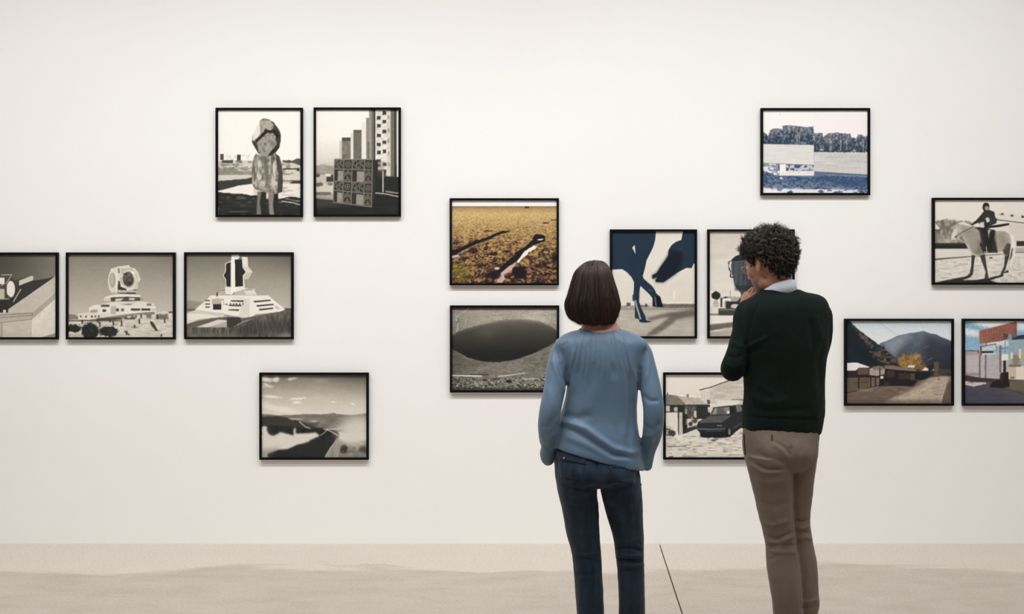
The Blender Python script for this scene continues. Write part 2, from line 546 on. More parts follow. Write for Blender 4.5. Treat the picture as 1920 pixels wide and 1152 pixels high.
def pic_blocks():
    p = Pic((60, 80, 838, 1062), True, 2)
    p.grad([(80, .97), (350, .95), (520, .86), (600, .78), (690, .62)])
    p.poly([(60, 600), (150, 590), (260, 610), (260, 700), (60, 700)], .58, 6, 8)
    p.tex(p.m([(60, 590), (260, 590), (260, 720), (60, 720)]), .15, 60, 14)
    p.rect(60, 690, 240, 800, .72, 4); p.rect(60, 780, 240, 860, .76, 6)
    p.rect(160, 690, 225, 755, .2, 2, 3); p.rect(150, 680, 200, 705, .85, 2)
    p.ell(90, 780, 35, 20, .35, .4, rough=8); p.ell(195, 775, 26, 14, .45, .4, rough=6); p.rect(60, 680, 100, 710, .3, 3, 5)
    p.poly([(60, 850), (200, 850), (200, 880), (60, 885)], .4, 3)
    p.poly([(60, 880), (240, 885), (240, 930), (60, 915)], .62, 5)
    # towers
    p.rect(283, 370, 305, 540, .75, 2, 3); p.rect(303, 340, 386, 545, .46)
    p.rect(303, 340, 386, 372, .28); p.tex(p.m([(303, 372), (386, 372), (386, 545), (303, 545)]), .25, 30, 18)
    p.line([(345, 342), (345, 372)], 3, .5); p.rect(345, 390, 384, 545, .4, 6, 2, .5)
    p.rect(386, 300, 414, 545, .86, 2); p.rect(412, 270, 490, 545, .4); p.rect(412, 270, 490, 300, .34)
    p.tex(p.m([(412, 270), (490, 270), (490, 545), (412, 545)]), .1, 40, 26)
    p.rect(488, 200, 532, 545, .9, 2); p.rect(530, 155, 562, 545, .52, 1); p.rect(545, 380, 560, 545, .36, 2)
    p.rect(562, 80, 620, 560, .4); p.rect(560, 80, 582, 560, .56, 3); p.rect(604, 80, 620, 560, .2, 2)
    p.rect(618, 80, 765, 720, .86); p.tex(p.m([(618, 80), (765, 80), (765, 720), (618, 720)]), .12, 30, 22)
    rng = random.Random(4)
    for cx, ys in ((650, (155, 230, 320, 405, 480, 560, 600)), (702, (110, 190, 285, 385, 470, 590, 655)), (742, (150, 270, 370, 490, 590))):
        for y in ys:
            wv = 9 if cx == 742 else 17
            p.rect(cx - wv, y - 16, cx + wv, y + 16, .2 if cx != 742 else .5, 1.5, 5)
            p.line([(cx - 24, y + 22), (cx + 20, y + 16)], 5, .6, .8, 2)
    p.rect(728, 80, 764, 700, .72, 4, 0, .5)
    p.rect(760, 80, 812, 712, .4, 2); p.rect(795, 80, 816, 712, .16, 3); p.rect(816, 80, 838, 720, .9, 1); p.rect(800, 600, 816, 712, .1, 2)
    # dark low right
    p.poly([(600, 560), (640, 545), (640, 690), (700, 700), (838, 710), (838, 860), (600, 860)], .09, 3)
    p.poly([(600, 640), (700, 640), (720, 700), (600, 720)], .16, 6, 10)
    p.rect(684, 650, 694, 855, .72, 2); p.rect(636, 560, 700, 660, .5, 10, 12, .5)
    # ground
    gm = p.m([(60, 912), (240, 928), (600, 850), (838, 862), (838, 1062), (60, 1062)], 4)
    p.lay(gm, .02 + .12 * p.n(160, 26))
    p.lay(p.m([(60, 915), (240, 930), (300, 980), (60, 1000)], 20), .26, .7)
    p.line([(620, 858), (720, 868), (838, 895)], 10, .75, .9, 4, 3); p.line([(720, 845), (838, 860)], 12, .65, .8, 4, 3)
    # pierced screen block
    p.poly([(590, 545), (640, 556), (636, 720), (606, 950), (585, 992)], .11)
    p.poly([(235, 538), (595, 545), (602, 780), (586, 995), (220, 950), (228, 740)], .25, 1)

    def Q(u, v):
        tl, tr, bl, br = np.array((235, 545)), np.array((590, 545)), np.array((222, 945)), np.array((580, 990))
        return tuple((tl * (1 - u) + tr * u) * (1 - v) + (bl * (1 - u) + br * u) * v)

    def qp(u0, v0, u1, v1, col, soft=1):
        p.poly([Q(u0, v0), Q(u1, v0), Q(u1, v1), Q(u0, v1)], col, soft)
    us = (0, .25, .47, .80, 1.0); vs = (0, .22, .50, .72, 1.0)
    for i in range(4):
        for j in range(4):
            u0, u1, v0, v1 = us[i] + .015, us[i + 1] - .015, vs[j] + .015, vs[j + 1] - .015
            qp(u0, v0, u1, v1, .34)
            if i % 2 == 0 and j % 2 == 1:
                qp(u0, v0, u1, v1, .54, 1)
                qp(u0, v0, u0 + .38 * (u1 - u0), v1, .13, 2)
                qp(u0, v0, u1, v0 + .1 * (v1 - v0), .16, 2)
            elif i % 2 == 1 and j % 2 == 0:
                qp(u0, v0, u1, v1, .17)
                c = Q((u0 + u1) / 2, (v0 + v1) / 2)
                p.ell(c[0], c[1], 25, 27, .42, .1); p.ell(c[0], c[1], 17, 19, .12, .15); p.ell(c[0], c[1], 8, 9, .5, .3)
            else:
                hor = j % 2 == 0
                nn = 3
                for k in range(nn):
                    for h in range(2):
                        if hor:
                            a0 = u0 + (u1 - u0) * k / nn; a1 = u0 + (u1 - u0) * (k + .85) / nn
                            b0 = v0 + (v1 - v0) * h / 2; b1 = v0 + (v1 - v0) * (h + .9) / 2
                        else:
                            b0 = v0 + (v1 - v0) * k / nn; b1 = v0 + (v1 - v0) * (k + .85) / nn
                            a0 = u0 + (u1 - u0) * h / 2; a1 = u0 + (u1 - u0) * (h + .9) / 2
                        tri = [Q(a0, b0), Q(a1, b0), Q(a1 if h else a0, b1)] if (k + i) % 2 else [Q(a0, b1), Q(a1, b1), Q(a0 if h else a1, b0)]
                        p.poly(tri, .08, .6)
                        p.line([tri[0], tri[2]], 3, .62, .7, 1)
    for u in us:
        p.line([Q(u, 0), Q(u, 1)], 7, .46, .9, 2)
    for v in vs:
        p.line([Q(0, v), Q(1, v)], 7, .48, .9, 2)
    p.line([Q(0, 0), Q(1, 0)], 9, .5, .9, 2)
    return p


def pic_beam():
    p = Pic((-590, 90, 645, 1075), False, 3)
    p.img = G(np.interp(p.X, [-590, 0, 300, 640], [.26, .29, .36, .47]) + np.interp(p.Y, [90, 600], [-.02, .05]))
    p.poly([(-60, 640), (205, 455), (380, 400), (560, 372), (640, 335), (640, 360), (80, 740), (-100, 790)], .19, 2)
    p.poly([(60, 755), (640, 345), (645, 540), (370, 780), (-590, 820), (-590, 790)], .74)
    p.poly([(640, 320), (640, 350), (590, 380)], .6, 3)
    p.poly([(-590, 818), (360, 775), (350, 862), (-590, 965)], .68)
    p.poly([(370, 780), (645, 535), (645, 600), (350, 862)], .66)
    p.poly([(-590, 965), (350, 862), (350, 1075), (-590, 1075)], .75)
    p.poly([(350, 862), (645, 598), (645, 1022), (475, 1075), (350, 1075)], .86)
    p.poly([(645, 1020), (645, 1075), (470, 1075)], .55, 2)
    for a, b_ in (((-590, 840), (360, 788)), ((-590, 880), (355, 815)), ((-590, 965), (350, 862))):
        p.line([a, b_], 7, .42, .8, 3)
    p.line([(360, 790), (640, 555)], 5, .5, .7, 2); p.line([(365, 815), (640, 578)], 4, .55, .7, 2); p.line([(352, 862), (645, 600)], 6, .5, .7, 2)
    p.line([(350, 862), (350, 1075)], 4, .6, .7, 2)
    p.rect(-10, 905, 14, 1075, .62, 3)
    p.tex(full(p), .05, 40, 40)
    # lamp rig
    p.poly([(200, 405), (350, 345), (376, 350), (370, 395), (205, 462)], .78, 1.5)
    p.poly([(120, 420), (200, 400), (270, 372), (350, 345), (200, 390)], .16, 2)
    p.poly([(175, 405), (205, 405), (205, 520), (175, 520)], .22, 2)
    p.ell(70, 500, 110, 150, .22, .1); p.poly([(-80, 360), (120, 330), (130, 360), (60, 430), (60, 600), (-80, 640)], .3, 2)
    p.rect(-60, 365, 40, 442, .92, 2); p.rect(-60, 500, 38, 615, .72, 2)
    p.ell(108, 502, 50, 98, .92, .06)
    p.line([(0, 335), (120, 330), (60, 430)], 9, .75, .9, 2); p.line([(0, 460), (60, 430)], 9, .7, .9, 2)
    p.line([(40, 370), (40, 620)], 10, .2, .9, 2); p.line([(-60, 625), (90, 615)], 10, .7, .9, 2)
    p.line([(60, 440), (60, 560), (110, 605)], 6, .25, .9, 2)
    p.line([(225, 505), (140, 650)], 11, .8, .9, 2)
    p.rect(-70, 640, 78, 782, .13, 2); p.rect(20, 750, 52, 782, .85, 2); p.rect(95, 610, 130, 650, .12, 3)
    p.ell(-300, 420, 60, 110, .85, .06); p.ell(-300, 420, 45, 90, .3, .06); p.rect(-360, 520, -240, 800, .2, 2)
    p.detail = .35
    return p


def pic_sunmon():
    p = Pic((90, 90, 1320, 1075), False, 4)
    p.img = G(np.interp(p.Y, [90, 400, 800], [.49, .6, .74]) - .05 * np.clip((p.X - 900) / 400, 0, 1) * np.clip((400 - p.Y) / 300, 0, 1))
    p.rect(90, 800, 1320, 1075, .78, 3)
    # plaza texture
    p.tex(p.m([(90, 870), (1320, 870), (1320, 1075), (90, 1075)]), .14, 60, 12)
    p.poly([(90, 795), (200, 815), (205, 860), (90, 865)], .5, 3, 10)
    p.poly([(1120, 780), (1200, 765), (1320, 780), (1320, 870), (1100, 860)], .84, 2)
    p.poly([(1150, 790), (1250, 790), (1270, 860), (1100, 860)], .42, 8, 18)
    p.rect(1262, 765, 1320, 788, .35, 2)
    W = .9
    p.poly([(205, 795), (340, 775), (600, 750), (900, 765), (1110, 750), (1115, 800), (800, 850), (420, 860), (205, 860)], .86)
    p.poly([(325, 725), (390, 690), (560, 680), (760, 700), (1110, 705), (1115, 770), (760, 790), (345, 790)], W)
    p.poly([(430, 690), (560, 665), (650, 650), (780, 640), (980, 650), (1095, 680), (1095, 700), (760, 705), (430, 705)], .87)
    p.poly([(510, 600), (580, 575), (700, 562), (930, 572), (935, 600), (770, 590), (580, 605), (510, 645)], W)
    p.poly([(580, 600), (770, 592), (930, 598), (930, 640), (790, 650), (590, 648)], .3, 1)
    p.poly([(640, 615), (740, 612), (700, 640), (640, 645)], .85, 3); p.poly([(800, 605), (870, 608), (860, 632), (800, 632)], .8, 3)
    p.rect(930, 600, 965, 645, .62, 2, 3); p.rect(515, 605, 582, 645, .8, 2)
    p.poly([(650, 650), (930, 645), (800, 690), (700, 690)], .84, 2); p.poly([(700, 680), (860, 672), (800, 694)], .5, 3)
    p.rect(470, 686, 568, 712, .3, 2); p.rect(1005, 672, 1060, 696, .45, 3, 3)
    p.rect(585, 705, 645, 800, .7, 3); p.rect(645, 730, 682, 766, .3, 2, 2); p.rect(705, 730, 740, 766, .42, 2, 2)
    p.rect(490, 742, 530, 772, .25, 2); p.rect(350, 748, 430, 782, .6, 4, 5)
    p.rect(820, 730, 928, 758, .3, 2, 3); p.rect(945, 730, 1050, 758, .25, 2, 4); p.rect(1060, 735, 1110, 760, .75, 2)
    for x in (235, 295, 365, 405, 445):
        p.rect(x - 9, 815, x + 9, 840, .35 if x != 365 else .15, 2, 3)
    p.poly([(270, 878), (450, 845), (700, 810), (1000, 775), (1100, 772), (1100, 800), (860, 830), (640, 870), (400, 882)], .5, 2)
    p.poly([(420, 850), (700, 838), (720, 860), (420, 880)], .28, 2)
    p.rect(860, 805, 980, 850, .82, 3); p.rect(930, 800, 950, 850, .3, 2, 3); p.rect(870, 808, 890, 845, .4, 2)
    p.rect(740, 830, 870, 862, .35, 4, 8); p.rect(780, 825, 820, 842, .9, 2); p.rect(1000, 800, 1060, 850, .45, 5, 10)
    p.rect(90, 870, 700, 884, .3, 4, 4); p.rect(90, 890, 260, 915, .85, 3)
    # globe
    p.poly([(560, 500), (590, 545), (640, 562), (880, 560), (890, 500), (760, 470)], .72, 2)
    p.poly([(640, 545), (880, 540), (878, 560), (700, 556)], .25, 2)
    oct1 = [(665, 235), (800, 215), (810, 240), (872, 258), (900, 300), (935, 390), (905, 440), (895, 500), (780, 520), (640, 520), (600, 545), (565, 500), (550, 420), (562, 330), (590, 260)]
    p.poly(oct1, .84, 1)
    p.poly([(700, 260), (830, 250), (890, 330), (905, 400), (880, 490), (720, 500), (690, 400)], .72, 4)
    p.line([(740, 320), (670, 375), (720, 470), (790, 500), (860, 480), (885, 400), (860, 310), (790, 275), (740, 320)], 13, .9, .9, 3)
    p.ell(605, 395, 36, 88, .6, .08); p.ell(600, 395, 22, 75, .7, .3)
    p.ell(790, 385, 64, 88, .3, .08, rot=-10); p.tex(p.m([(725, 290), (860, 290), (860, 470), (725, 470)], 4), .5, 30)
    p.ell(770, 330, 40, 25, .55, .4, .7, rough=10); p.ell(765, 325, 25, 18, .14, .5, .8, rough=8); p.ell(810, 430, 28, 20, .16, .5, .9, rough=8)
    p.poly([(670, 250), (700, 250), (700, 310), (672, 325)], .5, 2); p.line([(668, 240), (690, 240), (702, 310), (650, 340)], 9, .92, 1, 2)
    p.poly([(672, 400), (690, 410), (700, 470), (770, 500), (770, 518), (665, 512)], .2, 3, 4)
    p.poly([(830, 512), (895, 500), (880, 520)], .3, 2); p.line([(650, 330), (650, 540)], 16, .92, .9, 3)
    p.line([(650, 330), (590, 260)], 8, .95, .8, 2); p.line([(905, 290), (935, 390), (900, 440)], 10, .68, .8, 3)
    # bushes and people
    p.ell(160, 965, 85, 45, .12, .2, rough=22); p.ell(345, 1000, 105, 95, .1, .12, rough=22); p.ell(560, 1005, 110, 62, .1, .15, rough=26)
    p.specks(p.m([(240, 900), (670, 900), (670, 1075), (240, 1075)]), .3, 16, 16, .66, .5)
    p.rect(90, 1035, 245, 1075, .72, 8, 14)
    for x, y, h in ((455, 915, 50), (615, 905, 60), (710, 905, 80), (860, 945, 40), (920, 885, 60), (1215, 870, 60), (770, 1020, 50), (575, 880, 30), (250, 890, 50), (430, 880, 35), (1130, 830, 60), (1175, 1050, 30)):
        p.poly([(x - 10, y - h / 2), (x + 8, y - h / 2), (x + 13, y + h / 2), (x - 8, y + h / 2)], .22, 3, 7)
    p.poly([(1045, 875), (1075, 890), (1110, 940), (1138, 1000), (1110, 1000), (1080, 960), (1050, 915)], .2, 2, 6)
    p.line([(1060, 1000), (1180, 998)], 7, .5, .8, 3); p.line([(830, 955), (900, 960)], 10, .35, .8, 4); p.line([(750, 1000), (800, 1045)], 18, .25, .8, 4, 5)
    p.detail = .4
    return p


def pic_star():
    p = Pic((85, 90, 1325, 1075), False, 5)
    p.img = G(np.interp(p.Y, [90, 400, 720], [.42, .58, .70]) - .07 * np.clip((p.X - 900) / 400, 0, 1) * np.clip((420 - p.Y) / 300, 0, 1))
    p.poly([(85, 640), (140, 640), (220, 650), (280, 660), (180, 740), (85, 760)], .55, 8)
    p.rect(85, 740, 1325, 1075, .62, 2); p.rect(1230, 730, 1325, 760, .3, 3); p.rect(85, 735, 200, 765, .4, 5, 5)
    # pyramid
    p.poly([(365, 580), (1050, 578), (1120, 640), (1250, 745), (1190, 775), (900, 800), (830, 860), (700, 830), (400, 780), (185, 752), (240, 700), (320, 640)], .92)
    p.poly([(760, 625), (830, 610), (830, 860), (700, 830), (720, 740)], .84, 4)
    p.poly([(470, 575), (500, 520), (560, 518), (880, 500), (915, 575)], .86, 1)
    p.poly([(480, 570), (500, 535), (565, 535), (590, 570)], .66, 2); p.poly([(632, 572), (665, 520), (760, 515), (790, 572)], .7, 2)
    p.line([(495, 525), (560, 522), (592, 572)], 8, .3, .8, 2); p.line([(630, 572), (662, 518), (750, 512)], 8, .3, .8, 2); p.line([(770, 515), (862, 512)], 7, .25, .8, 2)
    for y, x0, x1 in ((637, 600, 762), (690, 575, 735), (742, 575, 708)):
        p.poly([(x0 + 12, y), (x1, y), (x1 - 8, y + 22), (x0, y + 14)], .3, 2)
    for x in (605, 640, 675, 712, 748):
        p.rect(x - 8, 672, x + 8, 690, .2, 1.5)
    for y0, x0, x1 in ((640, 872, 1075), (690, 905, 1108), (735, 935, 1105)):
        p.poly([(x0, y0 + 5), (x1, y0 - 12), (x1 + 5, y0 + 4), (x0 + 14, y0 + 24)], .24, 2)
    p.poly([(1115, 690), (1200, 735), (1150, 745)], .72, 4)
    for y in (640, 680, 716):
        p.rect(305, y - 7, 362, y + 8, .28, 2)
    p.rect(500, 680, 530, 692, .35, 2); p.rect(545, 678, 568, 692, .35, 2)
    p.rect(390, 620, 525, 690, .62, 2); p.poly([(380, 640), (450, 605), (525, 640), (525, 660), (385, 680)], .7, 2); p.rect(398, 682, 495, 748, .13, 1.5)
    p.rect(436, 545, 453, 590, .2, 1.5); p.rect(495, 640, 520, 755, .9, 2)
    for k in range(5):
        p.rect(625 + k * 30, 600, 640 + k * 30, 612, .75, 2)
    # tower
    p.poly([(545, 560), (620, 570), (640, 545), (820, 490), (815, 480), (540, 480)], .9, 1)
    p.poly([(615, 100), (705, 92), (712, 125), (690, 150), (660, 160), (665, 520), (620, 560), (605, 520), (612, 180)], .95)
    p.poly([(612, 165), (612, 490), (548, 485), (545, 395), (512, 345), (540, 290), (540, 200), (580, 180)], .88)
    p.poly([(606, 182), (606, 478), (556, 474), (552, 392), (522, 342), (550, 292), (552, 202)], .1)
    p.poly([(655, 150), (700, 155), (745, 150), (750, 470), (660, 478)], .1)
    p.poly([(740, 250), (782, 298), (742, 350)], .1)
    for k in range(9):
        p.line([(552, 225 + k * 30), (604, 218 + k * 30)], 3, .24, .6, 1.5); p.line([(662, 190 + k * 32), (742, 180 + k * 32)], 3, .24, .6, 1.5)
    p.poly([(738, 118), (805, 125), (812, 235), (865, 298), (815, 385), (818, 490), (770, 490), (755, 470), (748, 350), (785, 300), (745, 240)], .88)
    p.poly([(745, 240), (812, 235), (865, 298), (782, 300)], .82, 1); p.poly([(765, 385), (815, 385), (818, 490), (775, 490)], .58, 2)
    p.poly([(785, 305), (862, 302), (815, 380), (755, 385)], .74, 2); p.poly([(660, 478), (755, 470), (745, 495), (665, 515)], .93, 1)
    # grass banks
    p.poly([(185, 755), (530, 790), (530, 840), (250, 860), (85, 920), (85, 790)], .82, 3); p.poly([(85, 800), (300, 790), (470, 830), (200, 862), (85, 880)], .9, 4)
    p.line([(150, 780), (480, 815)], 5, .6, .7, 3); p.line([(250, 768), (520, 800)], 4, .6, .7, 3)
    p.poly([(85, 920), (250, 870), (470, 838), (600, 840), (760, 850), (900, 820), (1325, 745), (1325, 1075), (85, 1075)], .36, 3, 8)
    p.poly([(200, 955), (460, 865), (560, 875), (560, 900), (330, 960)], .82, 2); p.poly([(500, 905), (562, 890), (562, 960), (340, 962)], .66, 3)
    p.poly([(560, 835), (720, 840), (730, 900), (640, 960), (565, 960)], .2, 4, 5)
    p.line([(640, 950), (760, 890), (900, 850)], 8, .7, .8, 4, 4); p.line([(900, 870), (1325, 780)], 12, .5, .6, 6, 5)
    gr = p.m([(85, 960), (560, 960), (700, 930), (900, 840), (1325, 770), (1325, 1075), (85, 1075)], 6)
    p.lay(gr, .22 + .55 * (p.n(14, 46, 4) - .25) * .8, .8)
    p.lay(gr * p.m([(560, 980), (900, 900), (1325, 860), (1325, 1020), (700, 1060)], 30), .14, .5)
    p.rect(85, 1030, 700, 1075, .45, 18, 10, .5); p.rect(1180, 1030, 1325, 1075, .6, 14, 20, .5)
    p.detail = .4
    return p


def pic_road():
    p = Pic((80, 90, 1300, 1050), False, 6)
    v = np.interp(p.Y, [90, 200, 360, 545], [.40, .56, .74, .84]) - .12 * np.clip((p.X - 700) / 600, 0, 1) * np.clip((420 - p.Y) / 300, 0, 1) + .04 * (p.n(260, 60) - .5)
    p.img = G(v)
    for x, y, rx, ry, val, a, r in ((130, 145, 75, 28, .9, .9, 8), (245, 145, 38, 30, .88, .9, -20), (150, 212, 62, 13, .88, .8, 18), (130, 235, 60, 12, .8, .7, 5), (430, 137, 60, 13, .82, .8, -12), (200, 346, 100, 13, .93, .9, 6), (110, 440, 60, 40, .9, .5, 0), (500, 368, 85, 12, .93, .9, -4), (490, 412, 48, 14, .93, .9, 0), (300, 490, 190, 34, .92, .7, 10), (910, 408, 34, 10, .92, .8, 0), (1140, 432, 22, 10, .93, .9, 20), (770, 165, 70, 26, .6, .5, 0)):
        p.ell(x, y, rx, ry, val, .6, a, r, rough=12)
    p.poly([(80, 545), (300, 560), (500, 556), (600, 545), (760, 551), (860, 545), (910, 531), (960, 548), (1100, 558), (1300, 540), (1300, 760), (80, 760)], .45, 4, 3)
    p.tex(p.m([(80, 550), (1300, 550), (1300, 760), (80, 760)], 5), .18, 90, 26)
    p.poly([(80, 578), (250, 568), (420, 592), (540, 640), (640, 655), (720, 700), (830, 715), (830, 760), (80, 740)], .2, 6, 6)
    p.poly([(380, 592), (520, 600), (560, 612), (430, 615)], .68, 5); p.ell(680, 665, 60, 30, .3, .4, .7, rough=14); p.ell(685, 632, 40, 12, .72, .5, .8)
    p.poly([(960, 690), (1300, 660), (1300, 740), (960, 730)], .6, 16)
    # black slope
    p.poly([(80, 672), (450, 690), (640, 712), (830, 718), (960, 745), (990, 795), (940, 850), (880, 930), (805, 1050), (80, 1050)], .1, 5, 4)
    p.tex(p.m([(80, 670), (980, 740), (805, 1050), (80, 1050)]), .45, 40, 26)
    p.line([(520, 638), (590, 695), (640, 712)], 12, .7, .9, 4); p.line([(815, 722), (880, 745), (975, 800)], 11, .8, .9, 4); p.line([(800, 722), (980, 718)], 9, .85, .9, 4)
    p.line([(765, 790), (800, 770), (830, 740), (815, 725)], 14, .5, .9, 5)
    p.poly([(80, 690), (135, 690), (160, 780), (215, 800), (300, 755), (370, 775), (450, 790), (455, 720), (475, 700), (480, 770), (610, 770), (700, 758), (755, 800), (640, 855), (620, 890), (500, 905), (380, 960), (260, 965), (210, 1000), (140, 1050), (80, 1050)], .84, 9, 8)
    p.poly([(80, 960), (300, 930), (260, 980), (150, 1050), (80, 1050)], .62, 24)
    p.poly([(150, 1010), (260, 965), (400, 950), (500, 905), (760, 830), (870, 930), (800, 1050), (150, 1050)], .1, 10, 5, .9)
    # right mist and track
    p.poly([(960, 820), (1010, 840), (1010, 1050), (812, 1050), (890, 930)], .58, 6)
    p.tex(p.m([(960, 820), (1010, 840), (1010, 1050), (812, 1050)], 4), .2, 16, 200)
    p.poly([(990, 860), (1300, 850), (1300, 1050), (990, 1050)], .46, 10); p.tex(p.m([(990, 860), (1300, 860), (1300, 1050), (990, 1050)]), .3, 46, 24)
    p.ell(1170, 745, 190, 150, .82, .75, .95); p.ell(1240, 690, 150, 110, .8, .8, .7); p.ell(1120, 830, 120, 70, .82, .7, .7)
    p.ell(1035, 955, 40, 48, .16, .4, .9, rough=22); p.ell(1260, 960, 50, 34, .25, .5, .8, rough=20); p.rect(1010, 1000, 1300, 1050, .55, 14, 12, .5)
    p.detail = .5
    return p


def pic_field():
    p = Pic((80, 65, 1338, 1065), False, 7)
    t = np.clip((p.Y - 138) / 927, 0, 1)
    v = 1 / (t + .16)
    U = (p.X - 700) * v / 60; Vv = v * 26
    n1 = vnoise(U, Vv, 31, 3); n2 = vnoise(U * 2.6, Vv * 2.2, 57, 3); n3 = vnoise(U * .5, Vv * .5, 77, 2)
    och = np.array((198, 158, 90.)); yel = np.array((182, 158, 84.)); bro = np.array((138, 92, 56.)); dk = np.array((44, 28, 28.)); org = np.array((178, 116, 62.)); pale = np.array((216, 188, 140.))
    n4 = vnoise(U * 5.2, Vv * 5.5, 91, 2); n5 = vnoise(U * 1.3 + 9, Vv * 1.7, 13, 3)
    c = och * (1 - n3[..., None]) + yel * n3[..., None]
    def mixin(c, col, m):
        m = np.clip(m, 0, 1)[..., None]
        return c * (1 - m) + col * m
    c = mixin(c, pale, (.35 - t) * 1.2 * (n1 > .4)); c = mixin(c, org, (t - .25) * 1.5 * (n1 + .2))
    c = mixin(c, bro, (n1 - .52) * 4 * (.35 + t)); c = mixin(c, dk, (n2 - .60 + .13 * t) * 7 * np.clip(t * 1.7, .12, 1))
    c = mixin(c, dk, (n1 - .62 + .16 * t) * 6 * np.clip(t * 1.3 - .1, 0, 1)); c = mixin(c, np.array((196, 160, 150.)), (.26 - n2) * 6 * np.clip(t - .4, 0, 1) * 2)
    c = mixin(c, np.array((226, 196, 150.)), (n4 - .60) * 5 * np.clip(.75 - t, 0, 1) * 1.2); c = mixin(c, np.array((150, 100, 84.)), (n5 - .55) * 3.5 * np.clip(t + .15, 0, 1)); c = mixin(c, np.array((66, 42, 30.)), (n4 - .58) * 5 * np.clip(t * 1.2, .15, 1) * (n5 > .42))
    c = c * (.80 + .45 * n4[..., None]) * (1.06 - .20 * t[..., None])
    c = mixin(c, np.array((132, 96, 60.)), np.clip((.10 - t) * 10, 0, 1) * .7)
    c = mixin(c, np.array((140, 128, 36.)), np.clip(1.3 - np.hypot((p.X - 180) / 160, (p.Y - 930) / 120), 0, 1) * .55)
    p.img = c
    p.rect(80, 60, 1338, 138, (233, 227, 224), 2)
    p.rect(80, 136, 1338, 150, (120, 92, 66), 4, 0, .6); p.rect(955, 138, 1005, 160, (70, 50, 36), 2, 3)
    # two trenches
    D = (26, 20, 24)
    p.poly([(80, 665), (180, 640), (300, 575), (470, 520), (600, 465), (680, 432), (780, 428), (770, 442), (640, 480), (520, 545), (400, 590), (260, 645), (150, 715), (80, 725)], D, 2, 10)
    p.line([(140, 715), (400, 585), (520, 540)], 8, (170, 140, 130), .6, 4, 8); p.poly([(80, 735), (170, 720), (180, 750), (80, 765)], (196, 170, 166), 4, 6)
    p.poly([(1080, 470), (1200, 490), (1195, 560), (1110, 590), (1040, 610), (940, 700), (870, 790), (760, 860), (680, 930), (560, 990), (500, 960), (640, 900), (700, 840), (800, 750), (850, 690), (960, 620), (1040, 560), (1050, 520)], D, 2, 10)
    p.poly([(1105, 535), (1180, 528), (1160, 545), (1110, 548)], (226, 216, 208), 2)
    p.poly([(1060, 615), (1100, 620), (1080, 650), (1000, 690), (990, 720), (930, 760), (880, 820), (850, 815), (900, 750), (950, 680)], (232, 218, 208), 2, 5)
    p.poly([(850, 815), (835, 870), (780, 920), (700, 960), (720, 1010), (690, 1055), (620, 1060), (640, 970), (700, 915), (780, 850)], (196, 160, 152), 2, 5)
    p.ell(890, 930, 90, 80, (26, 18, 20), .2, 1, rough=28); p.ell(590, 960, 70, 60, D, .3, .9, rough=26); p.ell(420, 850, 70, 20, D, .4, .8, rough=14)
    p.ell(330, 670, 60, 34, D, .4, .85, rough=24); p.ell(580, 710, 50, 26, D, .4, .85, rough=20); p.ell(740, 680, 50, 18, D, .4, .8, rough=14); p.ell(240, 765, 60, 14, D, .4, .8, rough=14)
    p.ell(1310, 760, 40, 60, D, .4, .9, rough=24); p.ell(1130, 860, 60, 40, D, .4, .7, rough=26); p.ell(620, 885, 30, 10, (220, 205, 200), .5, .9, rough=10)
    p.ell(130, 580, 40, 24, D, .4, .7, rough=20); p.ell(1200, 340, 40, 10, D, .4, .7, rough=8); p.ell(500, 435, 40, 9, D, .4, .7, rough=8); p.rect(1265, 296, 1338, 308, D, 2, 4, .8)
    p.sat = .88
    return p


